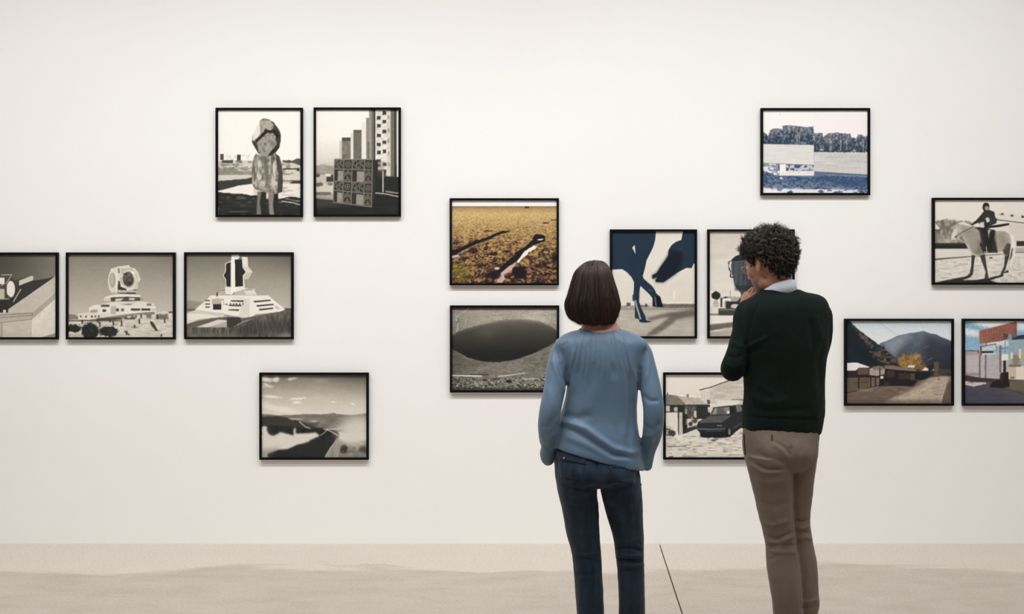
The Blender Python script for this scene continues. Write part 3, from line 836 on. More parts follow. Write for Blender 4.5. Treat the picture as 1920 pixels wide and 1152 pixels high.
def pic_crater():
    p = Pic((88, 78, 1338, 1080), False, 8)
    v = np.interp(p.Y, [78, 105, 110, 230, 500, 760, 900, 1080], [.38, .40, .58, .60, .46, .42, .44, .40])
    v = v - .10 * np.clip((400 - p.X) / 320, 0, 1) + .14 * (p.n(120, 14, 4) - .5) + .1 * (p.n(14, 12) - .5)
    v = v + .10 * np.exp(-((p.X - 1080) / 160) ** 2 - ((p.Y - 190) / 70) ** 2)
    p.img = G(v)
    cr = p.m([(60, 470), (90, 415), (230, 340), (380, 300), (520, 262), (700, 225), (900, 215), (1120, 240), (1260, 300), (1360, 370), (1360, 480), (1250, 548), (1050, 640), (850, 712), (650, 745), (450, 735), (280, 690), (110, 595), (60, 560)], 3, 6)
    cs = p.blur(cr, 26)
    top = np.clip((p.Y - 240) / 320, 0, 1)
    mm = cr * top + cs * cr * (1 - top)
    p.lay(mm, np.clip(.42 - .37 * np.clip((p.Y - 215) / 430, 0, 1) ** .75 + .05 * (p.n(70, 10, 4) - .5) + .06 * np.exp(-((p.X - 520) / 140) ** 2 - ((p.Y - 400) / 80) ** 2), .04, 1))
    p.line([(110, 600), (280, 693), (450, 738), (650, 748), (850, 714), (1050, 642), (1338, 495)], 12, .5, .5, 8, 4)
    p.poly([(88, 620), (250, 710), (450, 750), (600, 760), (360, 800), (88, 860)], .34, 20, 8, .6); p.poly([(420, 770), (700, 755), (900, 740), (1000, 790), (800, 870), (400, 860)], .48, 24, 6, .6)
    p.tex(p.m([(88, 600), (1338, 600), (1338, 1080), (88, 1080)], 4), .22, 34, 14, 4)
    p.line([(88, 900), (440, 908)], 13, .9, .95, 3, 3); p.line([(300, 885), (520, 893)], 10, .1, .8, 4, 4)
    p.line([(640, 912), (810, 895)], 11, .85, .9, 3, 4); p.line([(820, 890), (950, 874)], 11, .8, .9, 3, 4); p.line([(950, 945), (1200, 938)], 9, .85, .9, 3, 3)
    p.line([(290, 92), (130, 200)], 8, .75, .7, 4, 4); p.line([(150, 230), (160, 300), (145, 370)], 14, .72, .7, 6, 8); p.line([(262, 215), (250, 260)], 14, .7, .6, 6, 4); p.line([(170, 210), (150, 270)], 10, .15, .7, 5, 4)
    p.line([(1160, 140), (1338, 330)], 5, .3, .6, 3)
    rb = p.m([(88, 930), (1338, 920), (1338, 1080), (88, 1080)], 12)
    p.specks(rb, .75, 13, 11, .62, .8); p.specks(rb, .12, 22, 14, .62, .8); p.rect(88, 1050, 1338, 1080, .14, 6, 12, .7)
    p.ell(765, 972, 34, 18, .04, .3, 1, rough=12); p.ell(475, 955, 26, 9, .1, .4, .9, rough=8)
    return p


def pic_horse_cutout():
    p = Pic((65, 68, 878, 1082), True, 9)
    p.img = G(np.interp(p.Y, [68, 300, 740], [.86, .87, .84]) + .03 * (p.n(180, 90) - .5))
    N = (29, 45, 61)
    p.rect(65, 765, 878, 1082, .68, 2); p.rect(65, 762, 878, 806, .62, 2); p.rect(560, 768, 878, 806, .4, 2, 2)
    p.tex(p.m([(65, 760), (878, 760), (878, 806), (65, 806)]), .3, 16, 12); p.rect(65, 806, 878, 826, .56, 2)
    p.rect(160, 750, 290, 785, .85, 2, 6); p.rect(210, 755, 245, 790, .3, 3, 5); p.rect(345, 755, 460, 785, .8, 2, 7); p.rect(330, 780, 420, 800, .4, 3, 5); p.rect(390, 770, 410, 795, .2, 3, 4)
    p.rect(570, 745, 860, 766, .88, 3, 3); p.rect(668, 640, 684, 722, .93, 3)
    p.poly([(400, 905), (560, 868), (700, 845), (878, 815), (878, 870), (700, 920), (600, 1000), (500, 1060), (400, 1082), (430, 1040), (560, 950), (640, 890), (440, 930)], .36, 10, 6, .85)
    p.poly([(560, 860), (800, 840), (878, 850), (878, 900), (700, 910)], .3, 20, 8, .5)
    p.tex(p.m([(65, 830), (878, 830), (878, 1082), (65, 1082)]), .08, 90, 24, 4)
    p.poly([(65, 60), (498, 60), (490, 150), (470, 220), (430, 300), (405, 350), (390, 420), (368, 500), (378, 525), (465, 600), (490, 640), (500, 665), (540, 700), (545, 745), (568, 800), (500, 802), (465, 790), (465, 715), (440, 685), (405, 650), (345, 595), (335, 650), (332, 745), (350, 800), (395, 890), (400, 925), (460, 940), (395, 950), (335, 945), (330, 915), (290, 905), (290, 800), (285, 745), (268, 735), (265, 690), (278, 670), (282, 560), (258, 510), (210, 460), (165, 432), (65, 438)], N, .8)
    p.poly([(465, 700), (500, 690), (540, 700), (568, 800), (465, 790)], (16, 20, 26), 2)
    p.poly([(765, 60), (880, 60), (880, 375), (862, 385), (848, 422), (795, 420), (700, 470), (600, 540), (570, 560), (495, 558), (490, 540), (510, 515), (500, 505), (470, 528), (460, 520), (460, 492), (505, 468), (540, 410), (600, 330), (615, 300), (618, 250), (650, 200), (690, 170), (745, 150), (755, 100)], N, .8)
    p.poly([(460, 492), (505, 468), (540, 410), (615, 300), (640, 250), (740, 260), (770, 330), (700, 470), (570, 560), (495, 558), (510, 515), (470, 528)], (14, 20, 29), 14, 0, .85)
    p.poly([(265, 225), (288, 198), (298, 290), (285, 262)], (214, 212, 208), 1.5)
    p.ell(738, 238, 16, 6, (60, 66, 74), .5, .9); p.line([(425, 632), (460, 640)], 6, (120, 124, 128), .7, 3)
    p.line([(295, 740), (310, 800), (345, 910)], 15, (172, 172, 168), .9, 4); p.line([(488, 705), (498, 790)], 13, (120, 120, 116), .8, 5)
    p.line([(275, 680), (275, 735)], 10, (60, 80, 100), .8, 4); p.line([(340, 640), (338, 740)], 4, (120, 80, 70), .5, 2)
    p.poly([(55, 935), (80, 930), (120, 975), (65, 985)], (34, 36, 38), 2)
    p.detail = .6
    return p


def pic_samovar():
    p = Pic((62, 70, 862, 1082), True, 10)
    p.img = G(np.interp(p.Y, [70, 250, 700], [.79, .81, .87]) + .08 * (p.n(200, 60) - .5))
    p.rect(62, 740, 862, 1082, .86, 3)
    p.rect(62, 850, 862, 885, .5, 3, 2); p.rect(62, 880, 862, 960, .9, 5)
    p.poly([(62, 970), (300, 945), (862, 930), (862, 990), (300, 990), (62, 1030)], .36, 6, 4); p.poly([(62, 1035), (400, 990), (862, 985), (862, 1082), (62, 1082)], .68, 10); p.tex(p.m([(62, 940), (862, 940), (862, 1082), (62, 1082)]), .2, 120, 10, 4)
    p.rect(62, 700, 862, 745, .5, 2, 8, .6)
    for x in (125, 230):
        p.rect(x - 45, 735, x + 40, 800, .9, 1); p.ell(x, 740, 42, 36, .92, .05); p.ell(x, 765, 28, 34, .68, .1); p.rect(x - 28, 765, x + 28, 800, .72, 2)
    p.rect(62, 640, 90, 800, .92, 2); p.ell(125, 690, 42, 40, .09, .12, 1, rough=10); p.rect(170, 715, 188, 800, .15, 2); p.poly([(190, 715), (220, 695), (255, 712)], .15, 2)
    p.rect(262, 640, 270, 720, .6, 2); p.rect(220, 745, 420, 810, .15, 2, 3); p.ell(310, 790, 40, 20, .85, .1, .9)
    p.rect(62, 800, 160, 860, .85, 2); p.rect(152, 812, 600, 878, .2, 1.5); p.rect(160, 820, 600, 832, .45, 2); p.rect(152, 835, 600, 870, .24, 1)
    # urn
    dk = (48, 54, 57)
    urn = [(345, 298), (360, 284), (372, 298), (480, 300), (560, 340), (580, 480), (540, 600), (500, 660), (480, 690), (500, 740), (330, 745), (370, 700), (365, 665), (345, 640), (305, 590), (290, 510), (275, 460), (272, 390), (285, 335), (320, 305)]
    p.poly(urn, dk, 1)
    p.lay(p.m(urn, 1) * np.clip((p.n(18, 200) - .4) * 3, 0, 1), (86, 92, 94), .55)
    p.poly([(272, 345), (320, 305), (480, 300), (480, 340), (300, 362)], (30, 38, 44), 2); p.line([(290, 365), (450, 352)], 7, (110, 114, 114), .6, 3)
    p.poly([(300, 370), (330, 370), (330, 600), (300, 560)], (96, 100, 100), 8, 0, .6); p.rect(310, 590, 520, 640, (34, 38, 40), 8, 0, .7)
    p.line([(250, 370), (255, 430), (270, 470), (265, 505), (292, 512)], 12, (40, 44, 48), 1, 2, 3); p.line([(246, 365), (290, 350)], 9, (50, 54, 56), 1, 2)
    p.ell(262, 400, 10, 22, (215, 212, 206), .2); p.rect(268, 410, 280, 480, (150, 150, 148), 2, 0, .8)
    p.detail = .6
    return p


def pic_jeep():
    p = Pic((68, 90, 1318, 1075), False, 11)
    p.img = G(np.interp(p.Y, [90, 400], [.91, .88]) + 0 * p.X)
    # big shed
    p.poly([(478, 280), (600, 258), (800, 170), (1000, 100), (1318, 60), (1318, 440), (480, 440)], .76, 1)
    p.poly([(478, 280), (600, 258), (600, 440), (560, 440), (480, 380)], .86, 1)
    p.line([(475, 275), (600, 245), (820, 165), (1000, 95), (1318, 40)], 11, .13, .95, 3, 2)
    p.tex(p.m([(600, 250), (1318, 60), (1318, 440), (600, 440)], 2), .13, 120, 14, 4)
    for x in (508, 535, 562, 588):
        p.line([(x, 285), (x, 420)], 4, .62, .7, 2)
    p.rect(565, 395, 600, 440, .3, 3, 6); p.rect(860, 385, 1318, 400, .4, 2, 2)
    # left house
    p.poly([(68, 332), (120, 330), (240, 350), (330, 445), (68, 450)], .46, 1.5); p.poly([(215, 348), (470, 372), (600, 465), (320, 452)], .7, 1.5, 2); p.tex(p.m([(68, 330), (600, 330), (600, 465), (68, 465)]), .1, 30, 12)
    p.rect(88, 308, 102, 334, .15, 1.5); p.rect(325, 320, 350, 362, .5, 3, 8)
    p.rect(68, 448, 600, 466, .18, 2, 2); p.rect(68, 460, 600, 620, .13, 2); p.rect(68, 462, 120, 530, .78, 2, 3); p.rect(170, 480, 215, 530, .7, 2, 3); p.rect(122, 490, 170, 520, .2, 2, 3)
    p.rect(300, 465, 440, 600, .3, 3); p.tex(p.m([(290, 465), (600, 465), (600, 620), (290, 620)]), .6, 18, 60); p.rect(305, 500, 325, 560, .6, 3); p.rect(410, 520, 445, 600, .8, 4, 12)
    p.rect(440, 480, 600, 600, .14, 5, 10); p.rect(575, 470, 640, 540, .8, 3, 12)
    p.poly([(68, 540), (215, 535), (222, 820), (68, 830)], .87, 1); p.line([(68, 540), (235, 538)], 7, .35, .9, 2); p.rect(218, 540, 234, 815, .2, 2); p.rect(232, 540, 272, 808, .74, 2); p.poly([(272, 560), (330, 565), (335, 780), (275, 800)], .1, 2)
    p.ell(380, 655, 60, 50, .8, .3, .9, rough=20); p.ell(420, 640, 34, 26, .25, .4, .9, rough=14); p.ell(370, 680, 26, 28, .15, .3, .9, rough=10)
    p.poly([(340, 710), (470, 670), (450, 730), (330, 770)], .72, 3, 5); p.poly([(330, 725), (440, 700), (440, 740), (300, 790)], .18, 4, 5)
    # yard
    p.poly([(68, 825), (300, 795), (460, 745), (1318, 720), (1318, 1075), (68, 1075)], .84, 4)
    p.tex(p.m([(68, 820), (1318, 740), (1318, 1075), (68, 1075)], 4), .13, 60, 14, 4)
    p.specks(p.m([(68, 820), (1318, 760), (1318, 1075), (68, 1075)]), .5, 60, 12, .66, .6)
    p.line([(68, 942), (310, 944)], 12, .42, .9, 4, 3); p.line([(400, 945), (520, 940)], 9, .55, .8, 4, 3); p.ell(780, 1008, 30, 8, .55, .4, .8); p.rect(80, 1045, 185, 1075, .92, 2); p.rect(110, 1058, 165, 1075, .35, 4, 4)
    p.ell(90, 770, 60, 55, .2, .3, .9, rough=26); p.specks(p.m([(68, 710), (170, 710), (190, 825), (68, 825)]), .75, 12, 12, .6); p.rect(190, 765, 222, 825, .9, 2); p.ell(155, 790, 35, 36, .12, .3, .9, rough=8)
    # car
    D = (40, 42, 46)
    p.rect(680, 395, 950, 445, .88, 3, 4)
    p.poly([(500, 835), (480, 780), (435, 735), (460, 650), (600, 580), (640, 485), (840, 462), (960, 445), (1050, 470), (1110, 540), (1300, 560), (1318, 600), (1318, 700), (960, 730), (860, 810), (800, 840), (600, 850)], D, 1.5)
    p.poly([(470, 650), (600, 580), (860, 575), (740, 660), (480, 665)], (84, 83, 81), 4); p.line([(480, 652), (740, 650), (850, 585)], 6, (96, 96, 94), .7, 4)
    p.poly([(612, 570), (650, 488), (835, 470), (832, 565)], (92, 92, 86), 3); p.poly([(630, 560), (660, 490), (680, 488), (680, 560)], (160, 158, 150), 4, 0, .8); p.poly([(760, 485), (825, 478), (828, 550), (790, 555)], (150, 148, 140), 5, 0, .7); p.rect(805, 520, 832, 555, .9, 3)
    p.line([(640, 485), (840, 462), (850, 570)], 8, (24, 26, 30), .9, 2); p.poly([(855, 480), (900, 460), (920, 540), (860, 570)], (40, 42, 46), 2); p.poly([(900, 455), (960, 450), (990, 525), (925, 540)], (110, 110, 106), 4, 6); p.ell(862, 520, 18, 16, (20, 22, 26), .2)
    p.line([(445, 735), (600, 742), (775, 735)], 12, (120, 122, 124), .8, 4); p.line([(560, 765), (740, 762)], 9, (86, 90, 94), .7, 4); p.rect(680, 688, 745, 706, (110, 110, 108), 3)
    p.rect(480, 770, 780, 835, (18, 22, 28), 6, 0, .7); p.line([(870, 730), (960, 680), (1100, 640)], 9, (96, 98, 100), .7, 4)
    p.ell(825, 775, 38, 58, (16, 16, 18), .1); p.ell(830, 770, 18, 42, (130, 130, 126), .3, .8); p.ell(1180, 700, 34, 52, (16, 16, 18), .1)
    p.rect(590, 840, 640, 885, .85, 4, 6); p.poly([(600, 865), (720, 850), (640, 890)], .35, 4, 4)
    p.tex(p.m([(460, 600), (960, 600), (900, 830), (480, 830)], 6), .15, 40, 20)
    return p


def pic_wall_trees():
    p = Pic((90, 78, 1345, 1068), False, 12)
    p.grad([(78, (240, 233, 229)), (350, (238, 229, 226)), (480, (236, 226, 222))])
    p.lay(p.m([(702, 130), (1345, 130), (1345, 420), (702, 420)], 2), (236, 226, 224), .7); p.rect(298, 105, 301, 150, (190, 186, 186), 1)
    t1 = p.m([(60, 345), (100, 335), (160, 375), (185, 310), (240, 295), (330, 300), (335, 262), (420, 255), (520, 270), (600, 280), (700, 268), (700, 500), (60, 500)], 1, 13, rs=11)
    t1 = t1 * (p.X < 702)
    t2 = p.m([(702, 345), (800, 350), (815, 400), (880, 350), (980, 345), (1060, 352), (1140, 360), (1150, 405), (1215, 410), (1225, 365), (1280, 370), (1320, 395), (1360, 360), (1360, 580), (702, 580)], 1, 12, rs=11) * (p.X >= 702)
    for m_, y0 in ((t1, 480), (t2, 575)):
        nn = p.n(16, 20, 4)
        h = np.clip((y0 - p.Y) / 190, 0, 1)
        tone = np.clip(.12 + .42 * h + (nn - .5) * 1.5, 0, 1)[..., None]
        p.lay(m_, np.array((36, 52, 72.)) * (1 - tone) + np.array((158, 156, 154.)) * tone)
    for x, y0, y1 in ((505, 330, 485), (525, 350, 485), (490, 380, 470), (905, 400, 570), (890, 420, 560), (1020, 430, 560), (1090, 420, 560), (1290, 420, 560)):
        p.line([(x, y0), (x + 6, (y0 + y1) / 2), (x, y1)], 8, (190, 184, 176), .7, 3, 4)
    p.ell(795, 548, 22, 12, (206, 202, 198), .4, .8, rough=6); p.ell(1185, 560, 20, 8, (206, 202, 198), .4, .8); p.ell(580, 470, 40, 12, (150, 160, 170), .5, .7, rough=8)
    # low ground first
    p.rect(90, 700, 1345, 1068, (92, 110, 134), 3)
    p.rect(90, 705, 705, 860, (226, 218, 214), 4); p.specks(p.m([(90, 715), (290, 715), (290, 860), (90, 860)], 4), (110, 124, 144), 34, 24, .46, .9); p.rect(280, 725, 294, 800, (70, 76, 88), 2); p.rect(296, 725, 372, 820, (232, 226, 222), 2)
    p.rect(372, 716, 704, 800, (64, 84, 112), 3, 4); p.specks(p.m([(372, 720), (704, 720), (704, 830), (372, 830)], 3), (206, 200, 196), 24, 30, .55, .9)
    low = p.m([(90, 800), (200, 830), (250, 860), (480, 862), (590, 880), (760, 870), (840, 850), (1040, 850), (1345, 880), (1345, 1068), (90, 1068)], 3, 10)
    nn = p.n(22, 15, 4)[..., None] * 1.5 - .25
    p.lay(low, np.array((44, 66, 98.)) * (1.25 - nn) + np.array((150, 160, 174.)) * np.clip(nn - .25, 0, 1))
    p.lay(low * np.clip((p.Y - 880) / 140, 0, 1) * np.clip((p.n(50, 28, 4) - .42) * 4, 0, 1), (156, 158, 166), .6)
    p.lay(p.m([(700, 880), (1000, 870), (1345, 890), (1345, 1000), (900, 960)], 30), (42, 68, 106), .6)
    p.specks(p.m([(90, 1010), (600, 1015), (1345, 1030), (1345, 1068), (90, 1068)], 8), (238, 232, 228), 60, 24, .42, .9); p.poly([(90, 1000), (180, 1005), (200, 1068), (90, 1068)], (236, 230, 226), 10, 12); p.ell(312, 888, 20, 10, (220, 214, 212), .3); p.rect(90, 1040, 330, 1068, (236, 230, 226), 6, 8, .8)
    # concrete wall panels
    p.poly([(90, 480), (702, 492), (702, 732), (90, 704)], (212, 208, 202), 1); p.poly([(702, 575), (1345, 586), (1345, 845), (702, 806)], (196, 193, 188), 1)
    p.tex(p.m([(90, 480), (702, 490), (702, 732), (90, 705)]), .05, 150, 12, 4); p.tex(p.m([(702, 575), (1345, 586), (1345, 845), (702, 806)]), .09, 150, 12, 4)
    p.line([(90, 708), (702, 734)], 7, (96, 100, 106), .8, 2); p.line([(720, 812), (1345, 850)], 9, (90, 96, 104), .8, 3); p.line([(702, 492), (702, 575)], 5, (140, 140, 138), .8, 2); p.line([(840, 850), (1345, 868)], 6, (176, 178, 178), .7, 3, 3)
    p.line([(702, 575), (702, 806)], 3, (150, 150, 148), .7, 2)
    return p


def pic_rider():
    p = Pic((103, 68, 1338, 1060), False, 13)
    p.img = G(np.interp(p.Y, [68, 330, 560], [.92, .9, .88]) + 0 * p.X)
    # shed at right
    p.poly([(830, 230), (1338, 255), (1338, 620), (830, 600)], .88, 2); p.line([(840, 305), (1152, 345), (1338, 365)], 12, .35, .9, 4); p.poly([(980, 350), (1338, 372), (1338, 560), (1000, 560)], .84, 4)
    for x, y in ((905, 238), (1018, 256), (1145, 270), (1250, 285)):
        p.rect(x - 16, y - 12, x + 16, y + 12, .3, 2, 2)
    p.rect(865, 234, 900, 246, .6, 2); p.rect(1070, 560, 1338, 622, .16, 3)
    # trees and fence at left
    p.lay(p.m([(103, 330), (200, 310), (260, 300), (400, 320), (520, 320), (560, 350), (560, 590), (103, 590)], 6, 16), .48 + .5 * (p.n(24, 40, 4) - .5), .9)
    p.poly([(103, 330), (165, 400), (165, 430), (103, 430)], .88, 2); p.rect(103, 420, 170, 436, .35, 2, 2)
    for x in (112, 132, 152):
        p.line([(x, 430), (x, 590)], 6, .25, .8, 2)
    p.rect(103, 480, 290, 590, .6, 12, 8, .5); p.rect(225, 535, 290, 585, .75, 4, 6, .7)
    p.rect(103, 585, 560, 655, .1, 2, 2); p.line([(103, 598), (480, 594)], 8, .3, .7, 3)
    # ground
    p.rect(103, 655, 1338, 1060, .86, 3); p.poly([(103, 770), (300, 755), (560, 740), (900, 712), (930, 718), (560, 752), (300, 772), (103, 796)], .32, 3, 2, .85); p.rect(1060, 640, 1338, 695, .7, 6, 4); p.rect(1060, 690, 1338, 700, .45, 3)
    p.tex(p.m([(103, 760), (1338, 700), (1338, 1060), (103, 1060)], 4), .09, 60, 14, 4); p.specks(p.m([(103, 790), (1338, 740), (1338, 1060), (103, 1060)]), .68, 50, 14, .62, .6)
    p.ell(770, 762, 22, 9, .25, .4, rough=4)
    p.poly([(103, 1060), (320, 1015), (520, 975), (540, 990), (430, 1030), (600, 1025), (760, 1000), (920, 955), (920, 980), (760, 1030), (860, 1060)], .14, 3, 4)
    # horse
    H = .66
    hb = [(330, 385), (380, 345), (450, 335), (520, 365), (620, 400), (740, 430), (860, 440), (940, 445), (990, 480), (1010, 560), (1000, 640), (985, 760), (945, 890), (975, 930), (900, 945), (925, 860), (935, 760), (905, 680), (840, 700), (700, 712), (715, 820), (740, 960), (745, 1000), (695, 1000), (710, 940), (680, 840), (640, 740), (580, 740), (570, 840), (560, 950), (535, 985), (485, 985), (520, 945), (540, 860), (542, 700), (500, 650), (470, 580), (440, 520), (420, 500), (395, 540), (360, 560), (320, 575), (300, 540), (320, 470)]
    hm = p.m(hb, 1.5)
    p.lay(hm, H + .3 * (p.n(46, 50, 4) - .5))
    p.lay(hm * p.m([(430, 400), (560, 420), (660, 460), (660, 720), (560, 720), (470, 560)], 24), .55, .7)
    p.lay(hm * p.m([(620, 560), (700, 560), (700, 720), (560, 730), (620, 650)], 18), .38, .7); p.lay(hm * p.m([(860, 440), (960, 450), (990, 560), (900, 590)], 20), .58, .6); p.lay(hm * p.m([(960, 580), (1010, 600), (990, 760), (930, 720), (905, 680)], 8), .22, .9)
    for lg in ([(542, 730), (585, 730), (570, 850), (560, 955), (530, 990), (480, 985), (522, 945), (540, 850)], [(640, 735), (700, 720), (715, 830), (742, 1005), (695, 1005), (708, 930)], [(935, 740), (985, 740), (940, 900), (905, 960), (880, 960), (925, 860)], [(900, 945), (975, 905), (980, 935), (930, 945)]):
        p.poly(lg, .14, 3, 0, .9)
    p.ell(340, 480, 26, 70, .88, .4, .8, 20); p.ell(330, 545, 22, 24, .8, .4, .8); p.poly([(380, 345), (450, 332), (530, 368), (560, 390), (470, 370)], .9, 3); p.rect(345, 505, 375, 520, .3, 3, 3); p.ell(330, 555, 14, 8, .4, .4)
    p.line([(360, 500), (440, 450), (560, 395)], 7, .15, .9, 2); p.line([(390, 575), (430, 610), (480, 645)], 8, .2, .9, 3, 3); p.line([(395, 540), (470, 580), (500, 640)], 8, .85, .8, 4, 4)
    p.line([(500, 600), (540, 700), (620, 745)], 20, .8, .6, 14)
    p.poly([(985, 470), (1040, 500), (1058, 600), (1040, 760), (1000, 900), (990, 880), (1015, 720), (1010, 560)], .93, 4, 6); p.poly([(1020, 640), (1035, 650), (1015, 760), (985, 800)], .35, 4, 5); p.ell(895, 570, 60, 90, .55, .6, .6)
    # rider
    D = .09
    p.poly([(580, 400), (650, 390), (700, 400), (820, 430), (815, 520), (850, 700), (680, 700), (640, 600), (660, 560), (640, 440)], .16, 3, 4)
    p.poly([(650, 395), (700, 390), (760, 440), (815, 430), (805, 520), (780, 660), (770, 690), (690, 690), (690, 600), (680, 480)], D, 2); p.poly([(735, 430), (770, 420), (750, 480), (745, 540)], .75, 4)
    p.poly([(690, 200), (760, 190), (810, 210), (820, 270), (845, 300), (830, 350), (770, 375), (700, 360), (660, 380), (620, 340), (560, 370), (530, 365), (600, 310), (660, 240)], .17, 2, 3)
    p.ell(765, 320, 60, 45, .2, .3, .8, rough=12); p.poly([(705, 290), (740, 275), (760, 320), (730, 350)], .85, 3, 4); p.poly([(640, 340), (690, 330), (690, 400), (640, 395)], .85, 4, 4); p.poly([(690, 350), (740, 335), (760, 380), (700, 430)], D, 3)
    p.poly([(700, 385), (850, 365), (985, 345), (985, 370), (860, 395), (710, 410)], .1, 2); p.line([(830, 300), (900, 315)], 10, .3, .8, 3)
    p.ell(712, 158, 40, 52, .1, .12); p.ell(722, 165, 22, 30, .62, .25); p.poly([(675, 135), (690, 105), (735, 102), (752, 135), (740, 150), (700, 135), (690, 185), (672, 170)], .1, 2, 2)
    p.rect(690, 628, 735, 690, .12, 2); p.line([(715, 625), (722, 690)], 8, .8, .9, 2); p.line([(690, 692), (735, 692)], 7, .7, .9, 2); p.line([(640, 440), (665, 590)], 18, .28, .7, 5); p.line([(820, 440), (845, 690)], 14, .35, .7, 5)
    p.detail = .5
    return p


def pic_valley():
    p = Pic((92, 82, 1305, 1042), False, 14)
    p.grad([(82, (176, 190, 196)), (180, (205, 213, 216)), (420, (224, 224, 222)), (500, (222, 222, 220))])
    p.line([(450, 82), (560, 165), (670, 245)], 3, (120, 130, 138), .6, 2)
    mt = p.m([(480, 345), (600, 300), (680, 258), (800, 230), (900, 215), (985, 200), (1060, 230), (1130, 240), (1200, 275), (1260, 300), (1305, 318), (1305, 720), (480, 700)], 3, 4)
    base = np.clip((p.Y - 210) / 400, 0, 1)[..., None]
    p.lay(mt, np.array((102, 112, 126.)) * (1 - base) + np.array((42, 52, 66.)) * base + 14 * (p.n(60, 60, 4)[..., None] - .5) * 2)
    p.lay(mt * p.m([(480, 345), (680, 258), (860, 225), (700, 420), (640, 520), (560, 420)], 34), (142, 150, 158), .8); p.lay(mt * p.m([(1000, 240), (1305, 330), (1305, 640), (1000, 620)], 40), (40, 40, 54), .6)
    p.line([(990, 400), (1040, 375)], 12, (104, 104, 104), .6, 8, 6); p.line([(1030, 540), (1085, 515)], 14, (96, 104, 110), .6, 8, 6)
    lf = p.m([(92, 60), (130, 88), (215, 170), (300, 235), (400, 310), (500, 380), (560, 430), (650, 510), (690, 570), (690, 650), (92, 650)], 2, 6)
    nn = p.n(46, 34, 4)[..., None]
    p.lay(lf, np.array((22, 33, 40.)) + 10 * (nn - .5))
    rk = p.m([(130, 95), (215, 170), (300, 235), (400, 310), (500, 380), (650, 510), (690, 570), (560, 600), (420, 520), (350, 450), (360, 400), (250, 280)], 8, 8) * lf
    p.lay(rk * np.clip((p.n(36, 22, 4) - .40) * 4, 0, 1), (122, 98, 82), .8); p.lay(rk * np.clip((p.n(30, 20, 4) - .55) * 6, 0, 1), (40, 40, 36), .8)
    p.poly([(508, 400), (522, 362), (538, 405)], (26, 40, 44), 1.5); p.rect(228, 480, 236, 530, (60, 74, 74), 3, 0, .7); p.rect(134, 420, 142, 470, (60, 72, 72), 3, 0, .6)
    # village
    p.rect(92, 620, 1305, 900, (78, 64, 56), 4); p.rect(92, 600, 1305, 760, (48, 42, 40), 4, 6)
    p.ell(830, 560, 140, 90, (158, 116, 58), .25, 1, rough=40); p.ell(910, 540, 55, 80, (176, 132, 70), .3, .9, rough=34); p.ell(770, 545, 60, 60, (172, 122, 54), .3, .9, rough=26); p.ell(960, 620, 60, 36, (140, 104, 54), .3, .8, rough=20)
    p.lay(p.m([(690, 500), (960, 460), (1000, 640), (690, 640)], 10) * np.clip((p.n(30, 26, 4) - .52) * 6, 0, 1), (96, 66, 36), .6)
    p.rect(805, 600, 880, 622, (226, 220, 212), 2, 3); p.poly([(965, 660), (1000, 620), (1045, 640), (1045, 662)], (224, 216, 206), 2); p.rect(1075, 642, 1105, 660, (210, 206, 200), 2)
    p.rect(1105, 560, 1160, 720, (98, 78, 62), 4, 10); p.rect(1040, 600, 1090, 660, (34, 36, 38), 4, 8); p.rect(1160, 640, 1305, 700, (70, 62, 58), 6, 10)
    p.poly([(92, 570), (220, 568), (355, 615), (355, 625), (240, 625), (200, 662), (92, 662)], (226, 220, 214), 1.5); p.rect(92, 660, 360, 745, (44, 36, 36), 3); p.poly([(225, 630), (350, 625), (350, 705), (225, 705)], (98, 72, 62), 3, 5)
    p.poly([(360, 640), (480, 610), (540, 640), (535, 700), (440, 720), (360, 710)], (178, 160, 142), 3, 4); p.rect(400, 610, 520, 650, (126, 98, 86), 4, 8, .8)
    for y in (660, 680, 700):
        p.line([(360, y), (540, y - 8)], 5, (120, 104, 92), .7, 2)
    p.poly([(530, 620), (620, 600), (900, 650), (900, 668), (700, 655), (540, 636)], (120, 112, 104), 2, 2); p.poly([(520, 598), (640, 598), (720, 632), (560, 625)], (134, 100, 84), 3, 3)
    p.poly([(540, 640), (700, 655), (895, 668), (905, 790), (860, 840), (480, 840), (470, 760), (540, 740)], (34, 30, 32), 2, 3); p.rect(560, 660, 650, 740, (78, 54, 48), 4, 6, .7); p.rect(700, 690, 830, 760, (74, 52, 50), 5, 6, .7); p.rect(835, 690, 885, 770, (96, 76, 70), 4, 4, .8)
    p.rect(480, 725, 522, 752, (214, 208, 200), 2, 3); p.ell(560, 810, 60, 40, (30, 28, 30), .1); p.ell(560, 815, 34, 26, (58, 54, 54), .3, .8)
    p.rect(890, 680, 1060, 765, (28, 30, 32), 5, 8)
    # meadow and track
    gm = p.m([(92, 745), (470, 740), (480, 838), (870, 842), (920, 790), (1060, 740), (1305, 720), (1305, 1042), (92, 1042)], 3)
    nn = p.n(60, 20, 4)[..., None]
    p.lay(gm, np.array((118, 96, 82.)) + 46 * (nn - .5))
    p.lay(p.m([(92, 745), (360, 745), (360, 860), (92, 920)], 10), (88, 74, 46), .7); p.lay(p.m([(92, 900), (500, 860), (700, 920), (400, 1042), (92, 1042)], 30), (104, 84, 74), .6)
    p.poly([(1050, 745), (1200, 722), (1290, 735), (1260, 800), (1215, 920), (1190, 1042), (500, 1042), (700, 950), (900, 850), (1000, 790)], (178, 156, 136), 14, 8); p.tex(p.m([(900, 760), (1290, 735), (1190, 1042), (500, 1042)], 6), .14, 80, 14, 4)
